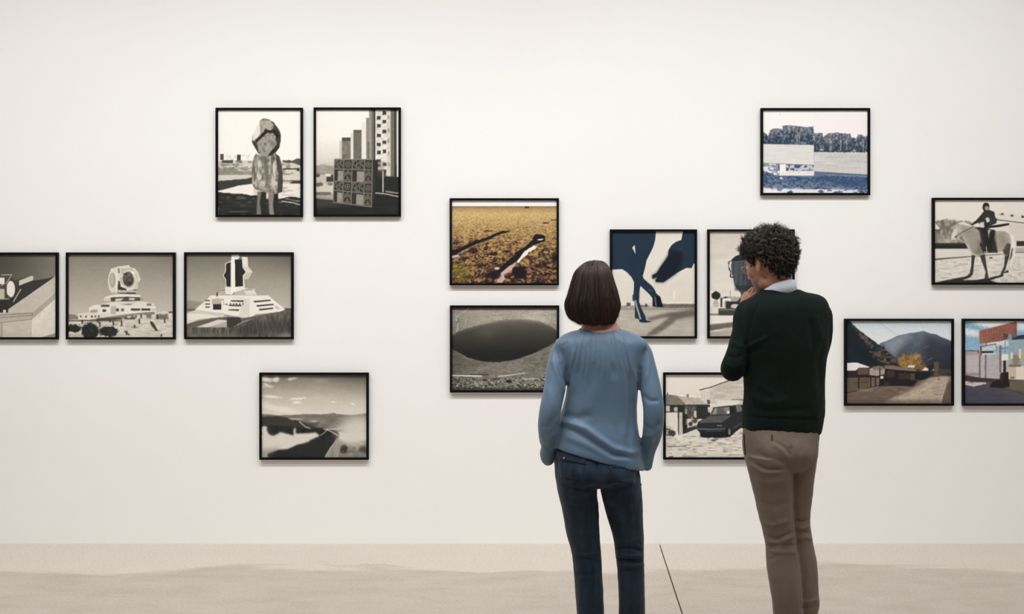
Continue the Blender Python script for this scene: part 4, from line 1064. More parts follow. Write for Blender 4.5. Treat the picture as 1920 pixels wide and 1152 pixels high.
    p.line([(720, 1010), (950, 900), (1140, 780)], 26, (204, 184, 164), .5, 16, 6); p.line([(1240, 840), (1200, 960), (1180, 1040)], 18, (214, 198, 182), .7, 10, 4); p.poly([(1260, 800), (1305, 780), (1305, 1042), (1190, 1042), (1220, 920)], (104, 84, 72), 8, 6)
    p.line([(1100, 935), (1210, 935)], 8, (110, 88, 74), .6, 5); p.ell(1158, 760, 12, 9, (90, 70, 62), .4, .8)
    for x in (235, 375, 430, 480):
        p.rect(x - 6, 625 if x == 480 else 730, x + 6, 885 if x == 235 else 850, (26, 22, 24), 2, 2)
    p.line([(100, 915), (240, 885), (480, 825)], 9, (36, 32, 32), .8, 4, 4); p.line([(92, 715), (470, 735)], 8, (30, 26, 28), .7, 4, 3); p.line([(190, 800), (350, 795)], 9, (44, 38, 34), .7, 4, 4); p.rect(210, 870, 400, 900, (150, 136, 122), 6, 10, .5)
    p.rect(92, 1000, 1305, 1042, (84, 68, 62), 14, 8, .5)
    p.sat = .80
    return p


def pic_sign():
    p = Pic((110, 80, 1307, 1048), False, 15)
    p.img = np.array((116, 166, 192.)) + np.zeros(p.X.shape + (3,)) + 16 * ((p.Y - 80) / 400)[..., None]
    p.ell(400, 120, 190, 46, (226, 228, 228), .5, .95, 8, 20); p.ell(170, 215, 140, 40, (222, 226, 228), .6, .95, 10, 24); p.ell(600, 105, 160, 40, (216, 220, 222), .5, .9, 0, 20); p.ell(520, 340, 160, 40, (224, 224, 220), .6, .8, 0, 20); p.ell(900, 160, 220, 60, (224, 226, 226), .5, .9, 5, 20); p.ell(780, 330, 120, 40, (150, 180, 196), .6, .6)
    p.poly([(110, 430), (200, 424), (275, 432), (275, 440), (110, 440)], (62, 58, 66), 2)
    p.rect(130, 436, 300, 490, (178, 150, 138), 3); p.rect(110, 436, 132, 490, (150, 130, 122), 3)
    # pavement
    p.rect(110, 700, 1307, 1048, (84, 76, 86), 3); p.poly([(110, 715), (300, 740), (520, 770), (520, 800), (110, 790)], (72, 50, 52), 6); p.lay(p.m([(110, 850), (500, 860), (700, 1048), (110, 1048)], 40), (66, 66, 82), .7); p.tex(p.m([(110, 720), (1307, 760), (1307, 1048), (110, 1048)], 4), .1, 50, 16, 4)
    p.poly([(540, 860), (780, 910), (1307, 960), (1307, 800), (620, 780)], (104, 96, 76), 10); p.line([(540, 870), (780, 925)], 10, (60, 54, 62), .6, 6)
    p.poly([(110, 780), (200, 800), (360, 800), (360, 815), (220, 848), (110, 825)], (200, 192, 186), 2, 4); p.line([(150, 800), (220, 812)], 8, (120, 110, 108), .7, 3)
    # white wall
    p.poly([(120, 488), (300, 480), (520, 470), (520, 760), (300, 745), (120, 715)], (186, 176, 180), 1.5)
    for y in (520, 560, 600, 650):
        p.line([(120, y + 10), (520, y)], 3, (160, 150, 152), .6, 2)
    p.lay(p.m([(350, 480), (520, 470), (520, 760), (350, 750)], 3), (172, 168, 172), .5); p.rect(120, 690, 280, 725, (110, 84, 86), 10, 8, .5)
    p.poly([(300, 470), (470, 455), (475, 470), (300, 484)], (230, 210, 190), 3); p.rect(305, 435, 445, 456, (36, 42, 50), 2); p.poly([(310, 395), (460, 360), (480, 420), (310, 430)], (196, 200, 200), 3); p.line([(300, 385), (470, 352)], 12, (130, 98, 76), .9, 3, 2); p.line([(470, 352), (480, 425)], 9, (120, 92, 74), .9, 3); p.line([(360, 345), (365, 370)], 14, (120, 92, 74), .9, 3)
    p.rect(290, 375, 312, 485, (112, 84, 68), 2); p.rect(278, 480, 296, 745, (122, 98, 92), 3, 3); p.rect(345, 475, 364, 750, (128, 112, 108), 3, 3); p.rect(510, 370, 534, 690, (132, 104, 90), 2, 3); p.rect(120, 440, 132, 710, (160, 140, 134), 3); p.line([(534, 410), (610, 395)], 9, (128, 100, 86), .9, 3); p.rect(262, 425, 276, 455, (80, 70, 70), 2)
    p.line([(576, 320), (576, 560)], 9, (130, 124, 120), .9, 2)
    p.rect(535, 470, 615, 545, (230, 224, 212), 4, 6); p.rect(536, 560, 620, 700, (192, 178, 172), 4); p.rect(556, 545, 585, 690, (44, 38, 38), 3, 4)
    p.poly([(395, 855), (430, 800), (520, 760), (530, 690), (615, 675), (625, 850), (540, 870)], (36, 28, 34), 3, 6); p.poly([(525, 700), (560, 700), (555, 790), (510, 790)], (74, 34, 34), 6)
    # glazed kiosk
    p.poly([(615, 310), (800, 290), (1307, 250), (1307, 650), (615, 640)], (150, 172, 178), 2); p.lay(p.m([(615, 310), (1307, 260), (1307, 440), (615, 470)], 12) * p.n(60, 26), (120, 162, 188), .7)
    p.lay(p.m([(615, 440), (1307, 420), (1307, 640), (615, 640)], 10) * np.clip((p.n(40, 60, 3) - .4) * 4, 0, 1), (188, 166, 140), .9); p.ell(700, 530, 46, 60, (150, 122, 96), .3, .9, rough=16); p.rect(640, 450, 662, 530, (220, 218, 206), 3); p.rect(735, 410, 758, 520, (214, 216, 206), 3)
    p.poly([(615, 620), (780, 610), (1307, 600), (1307, 780), (780, 780), (615, 765)], (226, 212, 194), 2); p.rect(615, 620, 700, 766, (206, 182, 158), 3); p.rect(620, 590, 760, 618, (140, 104, 82), 5, 6); p.ell(660, 745, 26, 10, (110, 80, 66), .4, .9); p.line([(615, 768), (1307, 790)], 10, (80, 66, 60), .8, 4)
    p.poly([(640, 268), (780, 245), (1307, 200), (1307, 270), (780, 295), (650, 305)], (42, 52, 64), 2)
    # rust red sign board
    p.poly([(285, 200), (705, 88), (708, 270), (520, 320), (285, 350)], (150, 90, 68), 1.5); p.lay(p.m([(285, 200), (705, 88), (705, 170), (285, 270)], 8), (164, 92, 82), .7); p.lay(p.m([(285, 200), (330, 190), (330, 345), (285, 350)], 6), (176, 98, 76), .7); p.tex(p.m([(285, 200), (705, 88), (708, 270), (285, 350)], 2), .1, 30, 20); p.rect(698, 90, 708, 270, (112, 74, 62), 2)
    R = (138, 66, 60)
    for k, x in enumerate((320, 385, 450, 515, 580, 640)):
        y = 240 - (x - 320) * .27
        p.line([(x, y - 28), (x, y + 24)], 9, R, .6, 4); p.line([(x, y - 28), (x + 34, y - 37)], 9, R, .6, 4); p.line([(x + 34, y - 37), (x + 34, y + 16)], 9, R, .6, 4)
        if k % 2:
            p.line([(x, y), (x + 34, y - 9)], 8, R, .6, 4)
    B = (54, 52, 62)
    p.line([(548, 240), (575, 236), (578, 258), (560, 264), (580, 270), (578, 290), (548, 294)], 10, B, .95, 3)
    p.line([(588, 288), (600, 234), (614, 284)], 9, B, .95, 3); p.line([(592, 268), (610, 264)], 7, B, .95, 3)
    p.rect(612, 238, 655, 308, (120, 146, 168), 3, 3); p.line([(655, 235), (665, 290)], 8, (60, 70, 84), .9, 3)
    p.sat = .78
    return p


# ------------------------------------------------------------------ frames
mfr, nt, b = new_mat('black_stained_wood')
setp(b, Roughness=0.6)
b.inputs['Specular IOR Level'].default_value = 0.08
nz = noise_node(nt, 60, 3, 0.6, mapscale=(0.3, 1, 1))
rp = ramp(nt, nz.outputs[0], [(0.3, rgb(9, 10, 12)), (0.7, rgb(16, 16, 17))])
nt.links.new(rp.outputs[0], b.inputs['Base Color'])
mbk, nt, b = new_mat('backing_board')
setp(b, Base_Color=rgb(120, 104, 84), Roughness=0.9)
mgl = bpy.data.materials.new('picture_glazing')
mgl.use_nodes = True
nt = mgl.node_tree
for n in list(nt.nodes):
    nt.nodes.remove(n)
out = nd(nt, 'ShaderNodeOutputMaterial'); mx = nd(nt, 'ShaderNodeMixShader'); tr = nd(nt, 'ShaderNodeBsdfTransparent'); gl = nd(nt, 'ShaderNodeBsdfGlossy')
gl.inputs['Roughness'].default_value = 0.02
mx.inputs[0].default_value = 0.004      # anti-reflective picture glass
nt.links.new(tr.outputs[0], mx.inputs[1]); nt.links.new(gl.outputs[0], mx.inputs[2]); nt.links.new(mx.outputs[0], out.inputs[0])
mpr, nt, b = new_mat('photographic_print')
setp(b, Roughness=0.6)
b.inputs['Specular IOR Level'].default_value = 0.15
at = nd(nt, 'ShaderNodeAttribute', attribute_name='tone')
nt.links.new(at.outputs['Color'], b.inputs['Base Color'])

FRONT = 0.030       # front of the frame before the wall
REB = 0.014         # print lies this far behind the front
BARW = 0.0135
_cache = {}


def rails(W, H):
    k = (round(W, 4), round(H, 4))
    if k in _cache:
        return _cache[k]
    res = []
    a, c = W / 2, H / 2
    outer = [(-a, -c), (a, -c), (a, c), (-a, c)]
    inner = [(-a + BARW, -c + BARW), (a - BARW, -c + BARW), (a - BARW, c - BARW), (-a + BARW, c - BARW)]
    e = 0.0014
    outb = [(x - math.copysign(e, x), z - math.copysign(e, z)) for x, z in outer]
    inb = [(x + math.copysign(e, x), z + math.copysign(e, z)) for x, z in inner]
    for i in range(4):
        j = (i + 1) % 4
        prof = [(outer, -0.005), (outer, -FRONT + e), (outb, -FRONT), (inb, -FRONT), (inner, -FRONT + e), (inner, -0.005)]
        V = [(q[i][0], y, q[i][1]) for q, y in prof] + [(q[j][0], y, q[j][1]) for q, y in prof]
        n = 6
        Fc = [(k2, (k2 + 1) % n, (k2 + 1) % n + n, k2 + n) for k2 in range(n)] + [tuple(range(n - 1, -1, -1)), tuple(range(n, 2 * n))]
        res.append(mesh_np('frame_rail', V, Fc, mfr))
    _cache[k] = res
    return res


def framed(x0, y0, x1, y1, pic, label):
    s = F_PX / (WALL_Y - FRONT)
    cx, cy = ((x0 + x1) / 2 - 960) / s, CAM_Z - ((y0 + y1) / 2 - HORIZON) / s
    W, H = (0.6535, 0.5210) if (x1 - x0) > (y1 - y0) else (0.5210, 0.6535)
    root = bpy.data.objects.new('framed_photograph', None)
    COL.objects.link(root)
    root.empty_display_size = 0.1
    root.location = (cx, WALL_Y, cy)
    tag(root, label, 'photograph', 'framed photographs hung on the white wall')
    for me in rails(W, H):
        link('frame_rail', me, root)
    iw, ih = W / 2 - BARW, H / 2 - BARW
    V, Fc = box_data(-iw - .004, iw + .004, -0.010, -0.006, -ih - .004, ih + .004)
    link('backing_board', mesh_np('backing_board', V, Fc, mbk), root)
    V, Fc = box_data(-iw, iw, -FRONT + REB - 0.004, -FRONT + REB - 0.0025, -ih, ih)
    link('glazing', mesh_np('glazing', V, Fc, mgl), root)
    c = pic.done()
    w_, h_ = pic.w, pic.h
    xs = np.linspace(-iw, iw, w_); zs = np.linspace(ih, -ih, h_)
    XX, ZZ = np.meshgrid(xs, zs)
    V = np.stack([XX, np.full(XX.shape, -FRONT + REB), ZZ], -1).reshape(-1, 3)
    id_ = np.arange(w_ * h_).reshape(h_, w_)
    Fq = np.stack([id_[1:, :-1], id_[1:, 1:], id_[:-1, 1:], id_[:-1, :-1]], -1).reshape(-1, 4)
    me = mesh_np('print', V, Fq, mpr)
    att = me.color_attributes.new('tone', 'FLOAT_COLOR', 'POINT')
    rgba = np.ones((w_ * h_, 4), dtype=np.float32)
    rgba[:, :3] = c.reshape(-1, 3)
    att.data.foreach_set('color', rgba.ravel())
    link('print', me, root)
    return root


for args in (
    (404, 202.5, 567, 406.5, pic_statue, 'black-framed upright photograph of a hooded stone figure standing on two legs'),
    (588, 201.8, 751, 406, pic_blocks, 'black-framed upright photograph of a pierced concrete block before tower blocks'),
    (-97, 474, 107.6, 636.5, pic_beam, 'black-framed photograph of a round lamp above a sloping pale roof, cut by the left edge'),
    (123, 474, 327.8, 636.5, pic_sunmon, 'black-framed photograph of a white globe on stepped terraces with bushes in front'),
    (345, 473.5, 549.4, 636.3, pic_star, 'black-framed photograph of a white star-shaped tower above a grassy bank'),
    (486, 699.3, 690.8, 863, pic_road, 'black-framed photograph of a dark hillside road with white mist, lowest at left'),
    (843, 371.7, 1048, 535.3, pic_field, 'black-framed colour photograph of an ochre field cut by two dark trenches'),
    (843.5, 573, 1048.5, 736.6, pic_crater, 'black-framed photograph of a large dark crater, directly below the ochre field'),
    (1143.5, 430, 1307.6, 635.5, pic_horse_cutout, 'black-framed upright photograph of a dark blue horse silhouette with crossed legs'),
    (1326.5, 430, 1490.7, 635.5, pic_samovar, 'black-framed upright photograph of a giant dark urn, half hidden behind the man'),
    (1244.3, 699, 1449, 862.7, pic_jeep, 'black-framed photograph of a dark car in a yard, between the two people'),
    (1427, 202.5, 1632, 366, pic_wall_trees, 'black-framed bluish photograph of a stepped concrete wall below trees, highest at right'),
    (1749.5, 371, 1954, 534.3, pic_rider, 'black-framed photograph of a rider on a pale horse, cut by the right edge'),
    (1584.2, 597.8, 1789.2, 761.8, pic_valley, 'black-framed colour photograph of a dirt track and mountains with a yellow tree'),
    (1806, 598, 2010.5, 761.6, pic_sign, 'black-framed colour photograph of a rust red sign board under blue sky'),
):
    framed(*args[:4], args[4](), args[5])

# ------------------------------------------------------------------ the two visitors
NS = 40


def catmull(A, k=5):
    A = np.asarray(A, float)
    P = np.vstack([2 * A[0] - A[1], A, 2 * A[-1] - A[-2]])
    out = []
    for i in range(1, len(P) - 2):
        p0, p1, p2, p3 = P[i - 1], P[i], P[i + 1], P[i + 2]
        for t in np.linspace(0, 1, k, endpoint=False):
            out.append(.5 * (2 * p1 + (p2 - p0) * t + (2 * p0 - 5 * p1 + 4 * p2 - p3) * t * t + (3 * p1 - p0 - 3 * p2 + p3) * t ** 3))
    out.append(A[-1])
    return np.array(out)


def grid_solid(R):
    """closed solid from rings R (n, m, 3)"""
    n, m = R.shape[:2]
    V = np.vstack([R.reshape(-1, 3), R[0].mean(0), R[-1].mean(0)])
    id_ = np.arange(n * m).reshape(n, m)
    nx = np.roll(id_, -1, 1)
    Fq = np.stack([id_[:-1], nx[:-1], nx[1:], id_[1:]], -1).reshape(-1, 4)
    F = [tuple(f) for f in Fq]
    c0, c1 = n * m, n * m + 1
    F += [(c0, nx[0, i], id_[0, i]) for i in range(m)] + [(c1, id_[-1, i], nx[-1, i]) for i in range(m)]
    return V, F


class Body:
    """pixel rows and columns of the photograph are only the drawing units: everything becomes metres at one standing place"""

    def __init__(s, Y):
        s.Y = Y
        s.S = F_PX / Y

    def w(s, px, py, y=0.0):
        k = (s.Y + y) / F_PX
        return np.array([(px - 960) * k, s.Y + y, CAM_Z - (py - HORIZON) * k])

    def uv(s, P):
        k = F_PX / P[:, 1]
        return 960 + P[:, 0] * k, HORIZON + (CAM_Z - P[:, 2]) * k

    def stack(s, rows, rot=0.0, shrink=0.0, k=5, n=2.3):
        """rows: (left px, right px, row px, half depth m, y offset m, tilt)"""
        A = catmull(rows, k)
        a = np.linspace(0, 2 * np.pi, NS, endpoint=False)
        ca, sa = np.cos(a), np.sin(a)
        ex = np.sign(ca) * np.abs(ca) ** (2 / n); ey = np.sign(sa) * np.abs(sa) ** (2 / n)
        R = []
        cr, sr = math.cos(rot), math.sin(rot)
        for l, r, py, d, yo, tilt in A:
            c = s.w((l + r) / 2, py, yo)
            hw = (r - l) / 2 * (s.Y + yo) / F_PX - shrink
            d = max(d - shrink, .004)
            # keep the projected half width when the section is turned
            aw = math.sqrt(max(hw * hw - (d * sr) ** 2, .0004)) / cr if rot else hw
            x = ex * aw; y = ey * d
            X = x * cr - y * sr; Yv = x * sr + y * cr
            R.append(np.stack([c[0] + X, c[1] + Yv, c[2] - tilt * X], -1))
        return grid_solid(np.array(R))

    def tube(s, pts, k=5, flat=1.0, nrm=(0, 1, 0), m=24):
        """pts: (x, y, z, r) metres"""
        A = catmull(pts, k)
        C = A[:, :3]
        T = np.gradient(C, axis=0); T /= np.linalg.norm(T, axis=1)[:, None] + 1e-9
        a = np.linspace(0, 2 * np.pi, m, endpoint=False)
        R = []
        u = np.array(nrm, float)
        for i in range(len(C)):
            u = u - T[i] * u.dot(T[i]); u /= np.linalg.norm(u) + 1e-9
            v = np.cross(T[i], u)
            r = A[i, 3]
            R.append(C[i] + np.cos(a)[:, None] * v * r + np.sin(a)[:, None] * u * r * flat)
        R = np.array(R)
        # rounded ends
        e0 = [C[0] + (R[0] - C[0]) * q - T[0] * A[0, 3] * h for q, h in ((.35, .62), (.75, .42))]
        e1 = [C[-1] + (R[-1] - C[-1]) * q + T[-1] * A[-1, 3] * h for q, h in ((.75, .42), (.35, .62))]
        return grid_solid(np.concatenate([np.array(e0), R, np.array(e1)]))

    def tpx(s, rows, **kw):
        """rows: (px, row, y, r px)"""
        return s.tube([tuple(s.w(a, b_, c)) + (r * (s.Y + c) / F_PX,) for a, b_, c, r in rows], **kw)


def ellipsoid(c, r, R=None, nu=28, nv=18):
    th = np.linspace(0, np.pi, nv + 2)[1:-1]
    a = np.linspace(0, 2 * np.pi, nu, endpoint=False)
    P = np.array([[(math.sin(t) * math.cos(q), math.sin(t) * math.sin(q), math.cos(t)) for q in a] for t in th])
    P = P * np.array(r)
    if R is not None:
        P = P @ np.array(R).T
    return grid_solid((P + np.array(c))[:, ::-1])


def fuse(solids, voxel, smooth=6, fac=.5):
    V, F, o = [], [], 0
    for v, f in solids:
        V.append(v)
        F += [tuple(int(i) + o for i in q) for q in f]
        o += len(v)
    me = bpy.data.meshes.new('fuse_tmp')
    me.from_pydata([tuple(map(float, p)) for p in np.vstack(V)], [], F)
    bm = bmesh.new(); bm.from_mesh(me)
    bmesh.ops.recalc_face_normals(bm, faces=bm.faces[:]); bm.to_mesh(me); bm.free()
    ob = bpy.data.objects.new('fuse_tmp', me)
    COL.objects.link(ob)
    r = ob.modifiers.new('r', 'REMESH'); r.mode = 'VOXEL'; r.voxel_size = voxel
    if smooth:
        sm = ob.modifiers.new('s', 'SMOOTH'); sm.factor = fac; sm.iterations = smooth
    dg = bpy.context.evaluated_depsgraph_get()
    ev = ob.evaluated_get(dg)
    out = bpy.data.meshes.new_from_object(ev)
    bpy.data.objects.remove(ob, do_unlink=True)
    bpy.data.meshes.remove(me)
    return out


def get_v(me):
    a = np.empty(len(me.vertices) * 3, dtype=np.float32)
    me.vertices.foreach_get('co', a)
    n = np.empty(len(me.vertices) * 3, dtype=np.float32)
    me.vertices.foreach_get('normal', n)
    return a.reshape(-1, 3).astype(float), n.reshape(-1, 3).astype(float)


def set_v(me, P):
    me.vertices.foreach_set('co', np.asarray(P, dtype=np.float32).ravel())
    me.update()


def pl_dist(u, v, pts):
    D = np.full(len(u), 1e9); S_ = np.zeros(len(u)); Tt = np.zeros(len(u))
    n = len(pts) - 1
    for i, ((xa, ya), (xb, yb)) in enumerate(zip(pts[:-1], pts[1:])):
        dx, dy = xb - xa, yb - ya
        L = math.hypot(dx, dy)
        t = np.clip(((u - xa) * dx + (v - ya) * dy) / (L * L), 0, 1)
        d = np.hypot(u - xa - t * dx, v - ya - t * dy)
        sg = ((u - xa) * dy - (v - ya) * dx) / L
        b_ = d < D
        D[b_] = d[b_]; S_[b_] = sg[b_]; Tt[b_] = (i + t[b_]) / n
    return D, S_, Tt


def folds(B, me, items, noise=()):
    """items: (polyline px, width px, height m [, 'f' both sides]); only the side towards -y unless 'f'"""
    P, N = get_v(me)
    u, v = B.uv(P)
    off = np.zeros(len(P))
    back = np.clip(.35 - N[:, 1] * 1.2, 0, 1)
    for it in items:
        pts, wd, h = it[:3]
        D, _, T = pl_dist(u, v, pts)
        taper = np.clip(np.minimum(T, 1 - T) * 6 + .15, 0, 1)
        off += h * np.exp(-(D / wd) ** 2) * taper * (1 if len(it) > 3 else back)
    for scale, h, seed in noise:
        sc_ = np.array(scale)
        off += h * (vnoise3(P / sc_, 1.0, seed) - .5) * 2
    set_v(me, P + N * off[:, None])


def finish(me, name, mat, parent, base, smooth=True):
    P, _ = get_v(me)
    set_v(me, P - np.array(base))
    me.name = name
    me.materials.clear()
    me.materials.append(mat)
    me.polygons.foreach_set('use_smooth', np.ones(len(me.polygons), dtype=bool))
    return link(name, me, parent)


def basis(f, up):
    f = np.array(f, float); f /= np.linalg.norm(f)
    up = np.array(up, float); up = up - f * up.dot(f); up /= np.linalg.norm(up)
    return f, up, np.cross(f, up)      # forward, up, right


def hand(B, wrist, fwd, backn, side, curl=.5, spread=1.0, thumb_in=.5, size=1.0):
    """palm and five fingers. fwd: wrist to knuckles; backn: normal of the back of the hand; side +1 thumb towards cross(fwd, backn)"""
    f, n, r = basis(fwd, backn)
    r = r * side
    wr = np.array(wrist, float)
    sol = []
    q = size

    def T(pts, **k):
        sol.append(B.tube([tuple(p) + (rad * q,) for p, rad in pts], k=4, m=14, **k))
    T([(wr - f * .03 * q, .024), (wr + f * .015 * q, .026), (wr + f * .05 * q + r * .004 * q, .036), (wr + f * .085 * q + r * .002 * q, .037), (wr + f * .1 * q, .03)], flat=.5, nrm=n)
    for i, (off, L, rad) in enumerate(((.030, .074, .0088), (.010, .082, .0092), (-.011, .076, .0088), (-.030, .060, .0078))):
        p = wr + f * (.092 - .006 * abs(i - 1)) * q + r * off * q
        d = f + r * (.16 - .1 * i) * spread * .6
        d /= np.linalg.norm(d)
        pts = [(p - f * .02 * q, rad)]
        pts.append((p, rad * 1.05))
        ang = 0
        for s_, cur in ((.45, .9), (.30, 1.15), (.25, .8)):
            ang += curl * cur
            dd = d * math.cos(ang) - n * math.sin(ang)
            p = p + dd * L * s_ * q
            pts.append((p, rad * (1 - .12 * (len(pts) - 1))))
        T(pts)
    p0 = wr + f * .028 * q + r * .024 * q
    p1 = p0 + (f * .55 + r * .75 - n * .25 * thumb_in) * .034 * q
    p2 = p1 + (f * .85 + r * .35 * (1 - thumb_in) - n * .5 * thumb_in) * .030 * q
    p3 = p2 + (f * .9 - r * .2 * thumb_in - n * .55 * thumb_in) * .024 * q
    T([(p0, .014), (p1, .0115), (p2, .0102), (p3, .008)])
    return sol


def head_solids(c, yaw, pitch, roll=0.0, k=1.0, female=False):
    """head of height ~0.235 m; local axes: +y face, +x right ear, +z up. Returns solids and the local-to-world map"""
    R = (Matrix.Rotation(yaw, 3, 'Z') @ Matrix.Rotation(-pitch, 3, 'X') @ Matrix.Rotation(roll, 3, 'Y'))
    R = np.array(R)
    c = np.array(c, float)

    def W(p):
        return c + R @ (np.array(p, float) * k)
    S = []

    def E(p, r, rx=0.0):
        Rl = R @ np.array(Matrix.Rotation(rx, 3, 'X'))
        S.append(ellipsoid(W(p), np.array(r) * k, Rl))
    E((0, -.012, .028), (.076, .096, .088))                 # cranium
    E((0, .030, .010), (.066, .066, .085))                  # upper face
    E((0, .034, -.045), (.056, .056, .062))                 # lower face
    E((0, .058, -.088), (.030, .030, .024))                 # chin
    E((0, .012, -.070), (.058, .058, .036), .35)            # jaw
    E((0, .084, .030), (.048, .016, .014))                  # brow
    for s_ in (-1, 1):
        E((s_ * .040, .056, -.016), (.026, .026, .026))     # cheekbone
        E((s_ * .014, .095, -.030), (.0105, .012, .008))    # nostril
        E((s_ * .076, -.006, -.004), (.009, .017, .029), .2)    # ear
        E((s_ * .084, -.013, .004), (.006, .014, .023), .2)
    E((0, .096, -.006), (.0095, .016, .030), .30)           # nose bridge
    E((0, .106, -.026), (.0115, .0125, .0105))              # nose tip
    E((0, .086, -.056), (.022, .010, .0065)); E((0, .083, -.066), (.020, .010, .007))   # lips
    return S, W, R


def face_cut(me, W, R, c, k):
    """press the eye sockets and the mouth line into the fused head"""
    P, N = get_v(me)
    L = (P - np.array(c)) @ R / k
    off = np.zeros(len(P))
    fr = L[:, 1] > .04
    for s_ in (-1, 1):
        d = np.hypot((L[:, 0] - s_ * .031) / .020, (L[:, 2] - .010) / .012)
        off -= .007 * np.exp(-d * d) * fr
        # bowl of the ear
        d = np.hypot((L[:, 1] + .004) / .008, (L[:, 2] - .002) / .014)
        off -= .010 * np.exp(-d * d) * (L[:, 0] * s_ > .07)
    off -= .003 * np.exp(-((L[:, 2] + .061) / .003) ** 2) * (np.abs(L[:, 0]) < .02) * fr
    set_v(me, P + N * off[:, None] * k)
    return L


def strands(paths, rad, seg_taper=True, m=3):
    """one mesh of thin tapered tubes; paths (n, s, 3)"""
    Pn = np.asarray(paths, float)
    n, s, _ = Pn.shape
    T = np.gradient(Pn, axis=1); T /= np.linalg.norm(T, axis=2, keepdims=True) + 1e-9
    ref = np.array([.31, .77, .55])
    U = np.cross(T, ref); U /= np.linalg.norm(U, axis=2, keepdims=True) + 1e-9
    Vv = np.cross(T, U)
    t = np.linspace(0, 1, s)
    r = np.asarray(rad)[:, None] * (np.clip(1.0 - .85 * t ** 2.5, .1, 1) * np.clip(.6 + t * 4, 0, 1))[None]
    ang = np.arange(m) * 2 * np.pi / m
    V = Pn[:, :, None, :] + r[:, :, None, None] * (np.cos(ang)[None, None, :, None] * U[:, :, None, :] + np.sin(ang)[None, None, :, None] * Vv[:, :, None, :])
    V = V.reshape(-1, 3)
    id_ = np.arange(n * s * m).reshape(n, s, m)
    nx = np.roll(id_, -1, 2)
    F = np.stack([id_[:, :-1], nx[:, :-1], nx[:, 1:], id_[:, 1:]], -1).reshape(-1, 4)
    return V, F


# ---- materials of the people


def cloth(name, c0, c1, scale, rough=.8, sheen=.3, bumps=(900, .15, .0006), ms=None):
    m, nt, b = new_mat(name)
    setp(b, Roughness=rough)
    b.inputs['Specular IOR Level'].default_value = .25
    if 'Sheen Weight' in b.inputs:
        b.inputs['Sheen Weight'].default_value = sheen
        b.inputs['Sheen Roughness'].default_value = .5
    nz = noise_node(nt, scale, 5, .6, mapscale=ms)
    rp = ramp(nt, nz.outputs[0], [(.3, rgb(*c0)), (.7, rgb(*c1))])
    nt.links.new(rp.outputs[0], b.inputs['Base Color'])
    n2 = noise_node(nt, bumps[0], 2)
    bump(nt, b, n2.outputs[0], bumps[1], bumps[2])
    return m, nt, b


m_blouse, nt, b = cloth('blue_silk_blouse', (88, 113, 137), (97, 122, 145), 3.0, .5, .15, (1400, .06, .0004))
b.inputs['Specular IOR Level'].default_value = .4
m_jeans, nt, b = cloth('dark_blue_denim', (15, 25, 38), (35, 51, 70), 2.6, .85, .1, (700, .3, .0006), ms=(9, 9, 2.2))
m_seam, nt, b = cloth('denim_stitching', (30, 40, 56), (52, 62, 76), 30, .85, .1)
m_sweater, nt, b = cloth('dark_green_knit', (3, 16, 12), (5, 22, 17), 6, .95, .02, (1100, .35, .0008))
m_khaki, nt, b = cloth('brown_grey_chino', (106, 92, 81), (120, 106, 94), 5, .85, .1, (1000, .2, .0005))
m_shirt, nt, b = cloth('pale_blue_shirt_cotton', (228, 237, 249), (236, 243, 252), 5, .8, .05)
m_shoe, nt, b = cloth('black_shoe_leather', (22, 20, 20), (34, 30, 28), 8, .5, .0)
m_button, nt, b = new_mat('button_metal'); setp(b, Base_Color=rgb(150, 130, 100), Metallic=.9, Roughness=.35)
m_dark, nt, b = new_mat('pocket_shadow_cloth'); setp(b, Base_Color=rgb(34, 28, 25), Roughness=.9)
m_lens, nt, b = new_mat('spectacle_lens'); setp(b, Base_Color=rgb(235, 238, 240), Roughness=.05, Alpha=.55)  # whitish and half opaque: the glint is put into the lens colour
m_rim, nt, b = new_mat('spectacle_rim'); setp(b, Base_Color=rgb(168, 162, 154), Metallic=.8, Roughness=.3)
m_eye, nt, b = new_mat('eye_white'); setp(b, Base_Color=rgb(228, 222, 216), Roughness=.15)


def skin(name, c0, c1):
    m, nt, b = new_mat(name)
    setp(b, Roughness=.5)
    b.inputs['Subsurface Weight'].default_value = .12
    b.inputs['Subsurface Radius'].default_value = (.01, .004, .002)
    b.inputs['Subsurface Scale'].default_value = .6
    nz = noise_node(nt, 22, 4)
    rp = ramp(nt, nz.outputs[0], [(.3, rgb(*c0)), (.7, rgb(*c1))])
    at = nd(nt, 'ShaderNodeAttribute', attribute_name='tone')
    nt.links.new(mixc(nt, 1.0, rp.outputs[0], at.outputs['Color'], 'MULTIPLY'), b.inputs['Base Color'])
    return m


def hairmat(name, c0, c1, c2=None):
    m, nt, b = new_mat(name)
    setp(b, Roughness=.5)
    b.inputs['Specular IOR Level'].default_value = .3
    g = nd(nt, 'ShaderNodeNewGeometry')
    st = [(.0, rgb(*c0)), (.8, rgb(*c1))]
    if c2:
        st = [(.0, rgb(*c0)), (.72, rgb(*c1)), (.9, rgb(*c2))]
    rp = ramp(nt, g.outputs['Random Per Island'], st)
    nt.links.new(rp.outputs[0], b.inputs['Base Color'])
    return m


m_skin_w = skin('fair_skin', (196, 146, 124), (208, 158, 136))
m_skin_m = skin('tanned_skin', (176, 122, 98), (190, 136, 110))
m_hair_w = hairmat('brown_hair', (36, 28, 24), (76, 59, 48))
m_hair_wb = hairmat('brown_hair_mass', (36, 28, 24), (40, 31, 26))
m_hair_m = hairmat('dark_grey_curls', (28, 24, 21), (62, 54, 48), (122, 114, 106))
m_hair_mb = hairmat('dark_hair_mass', (30, 26, 23), (36, 31, 28))


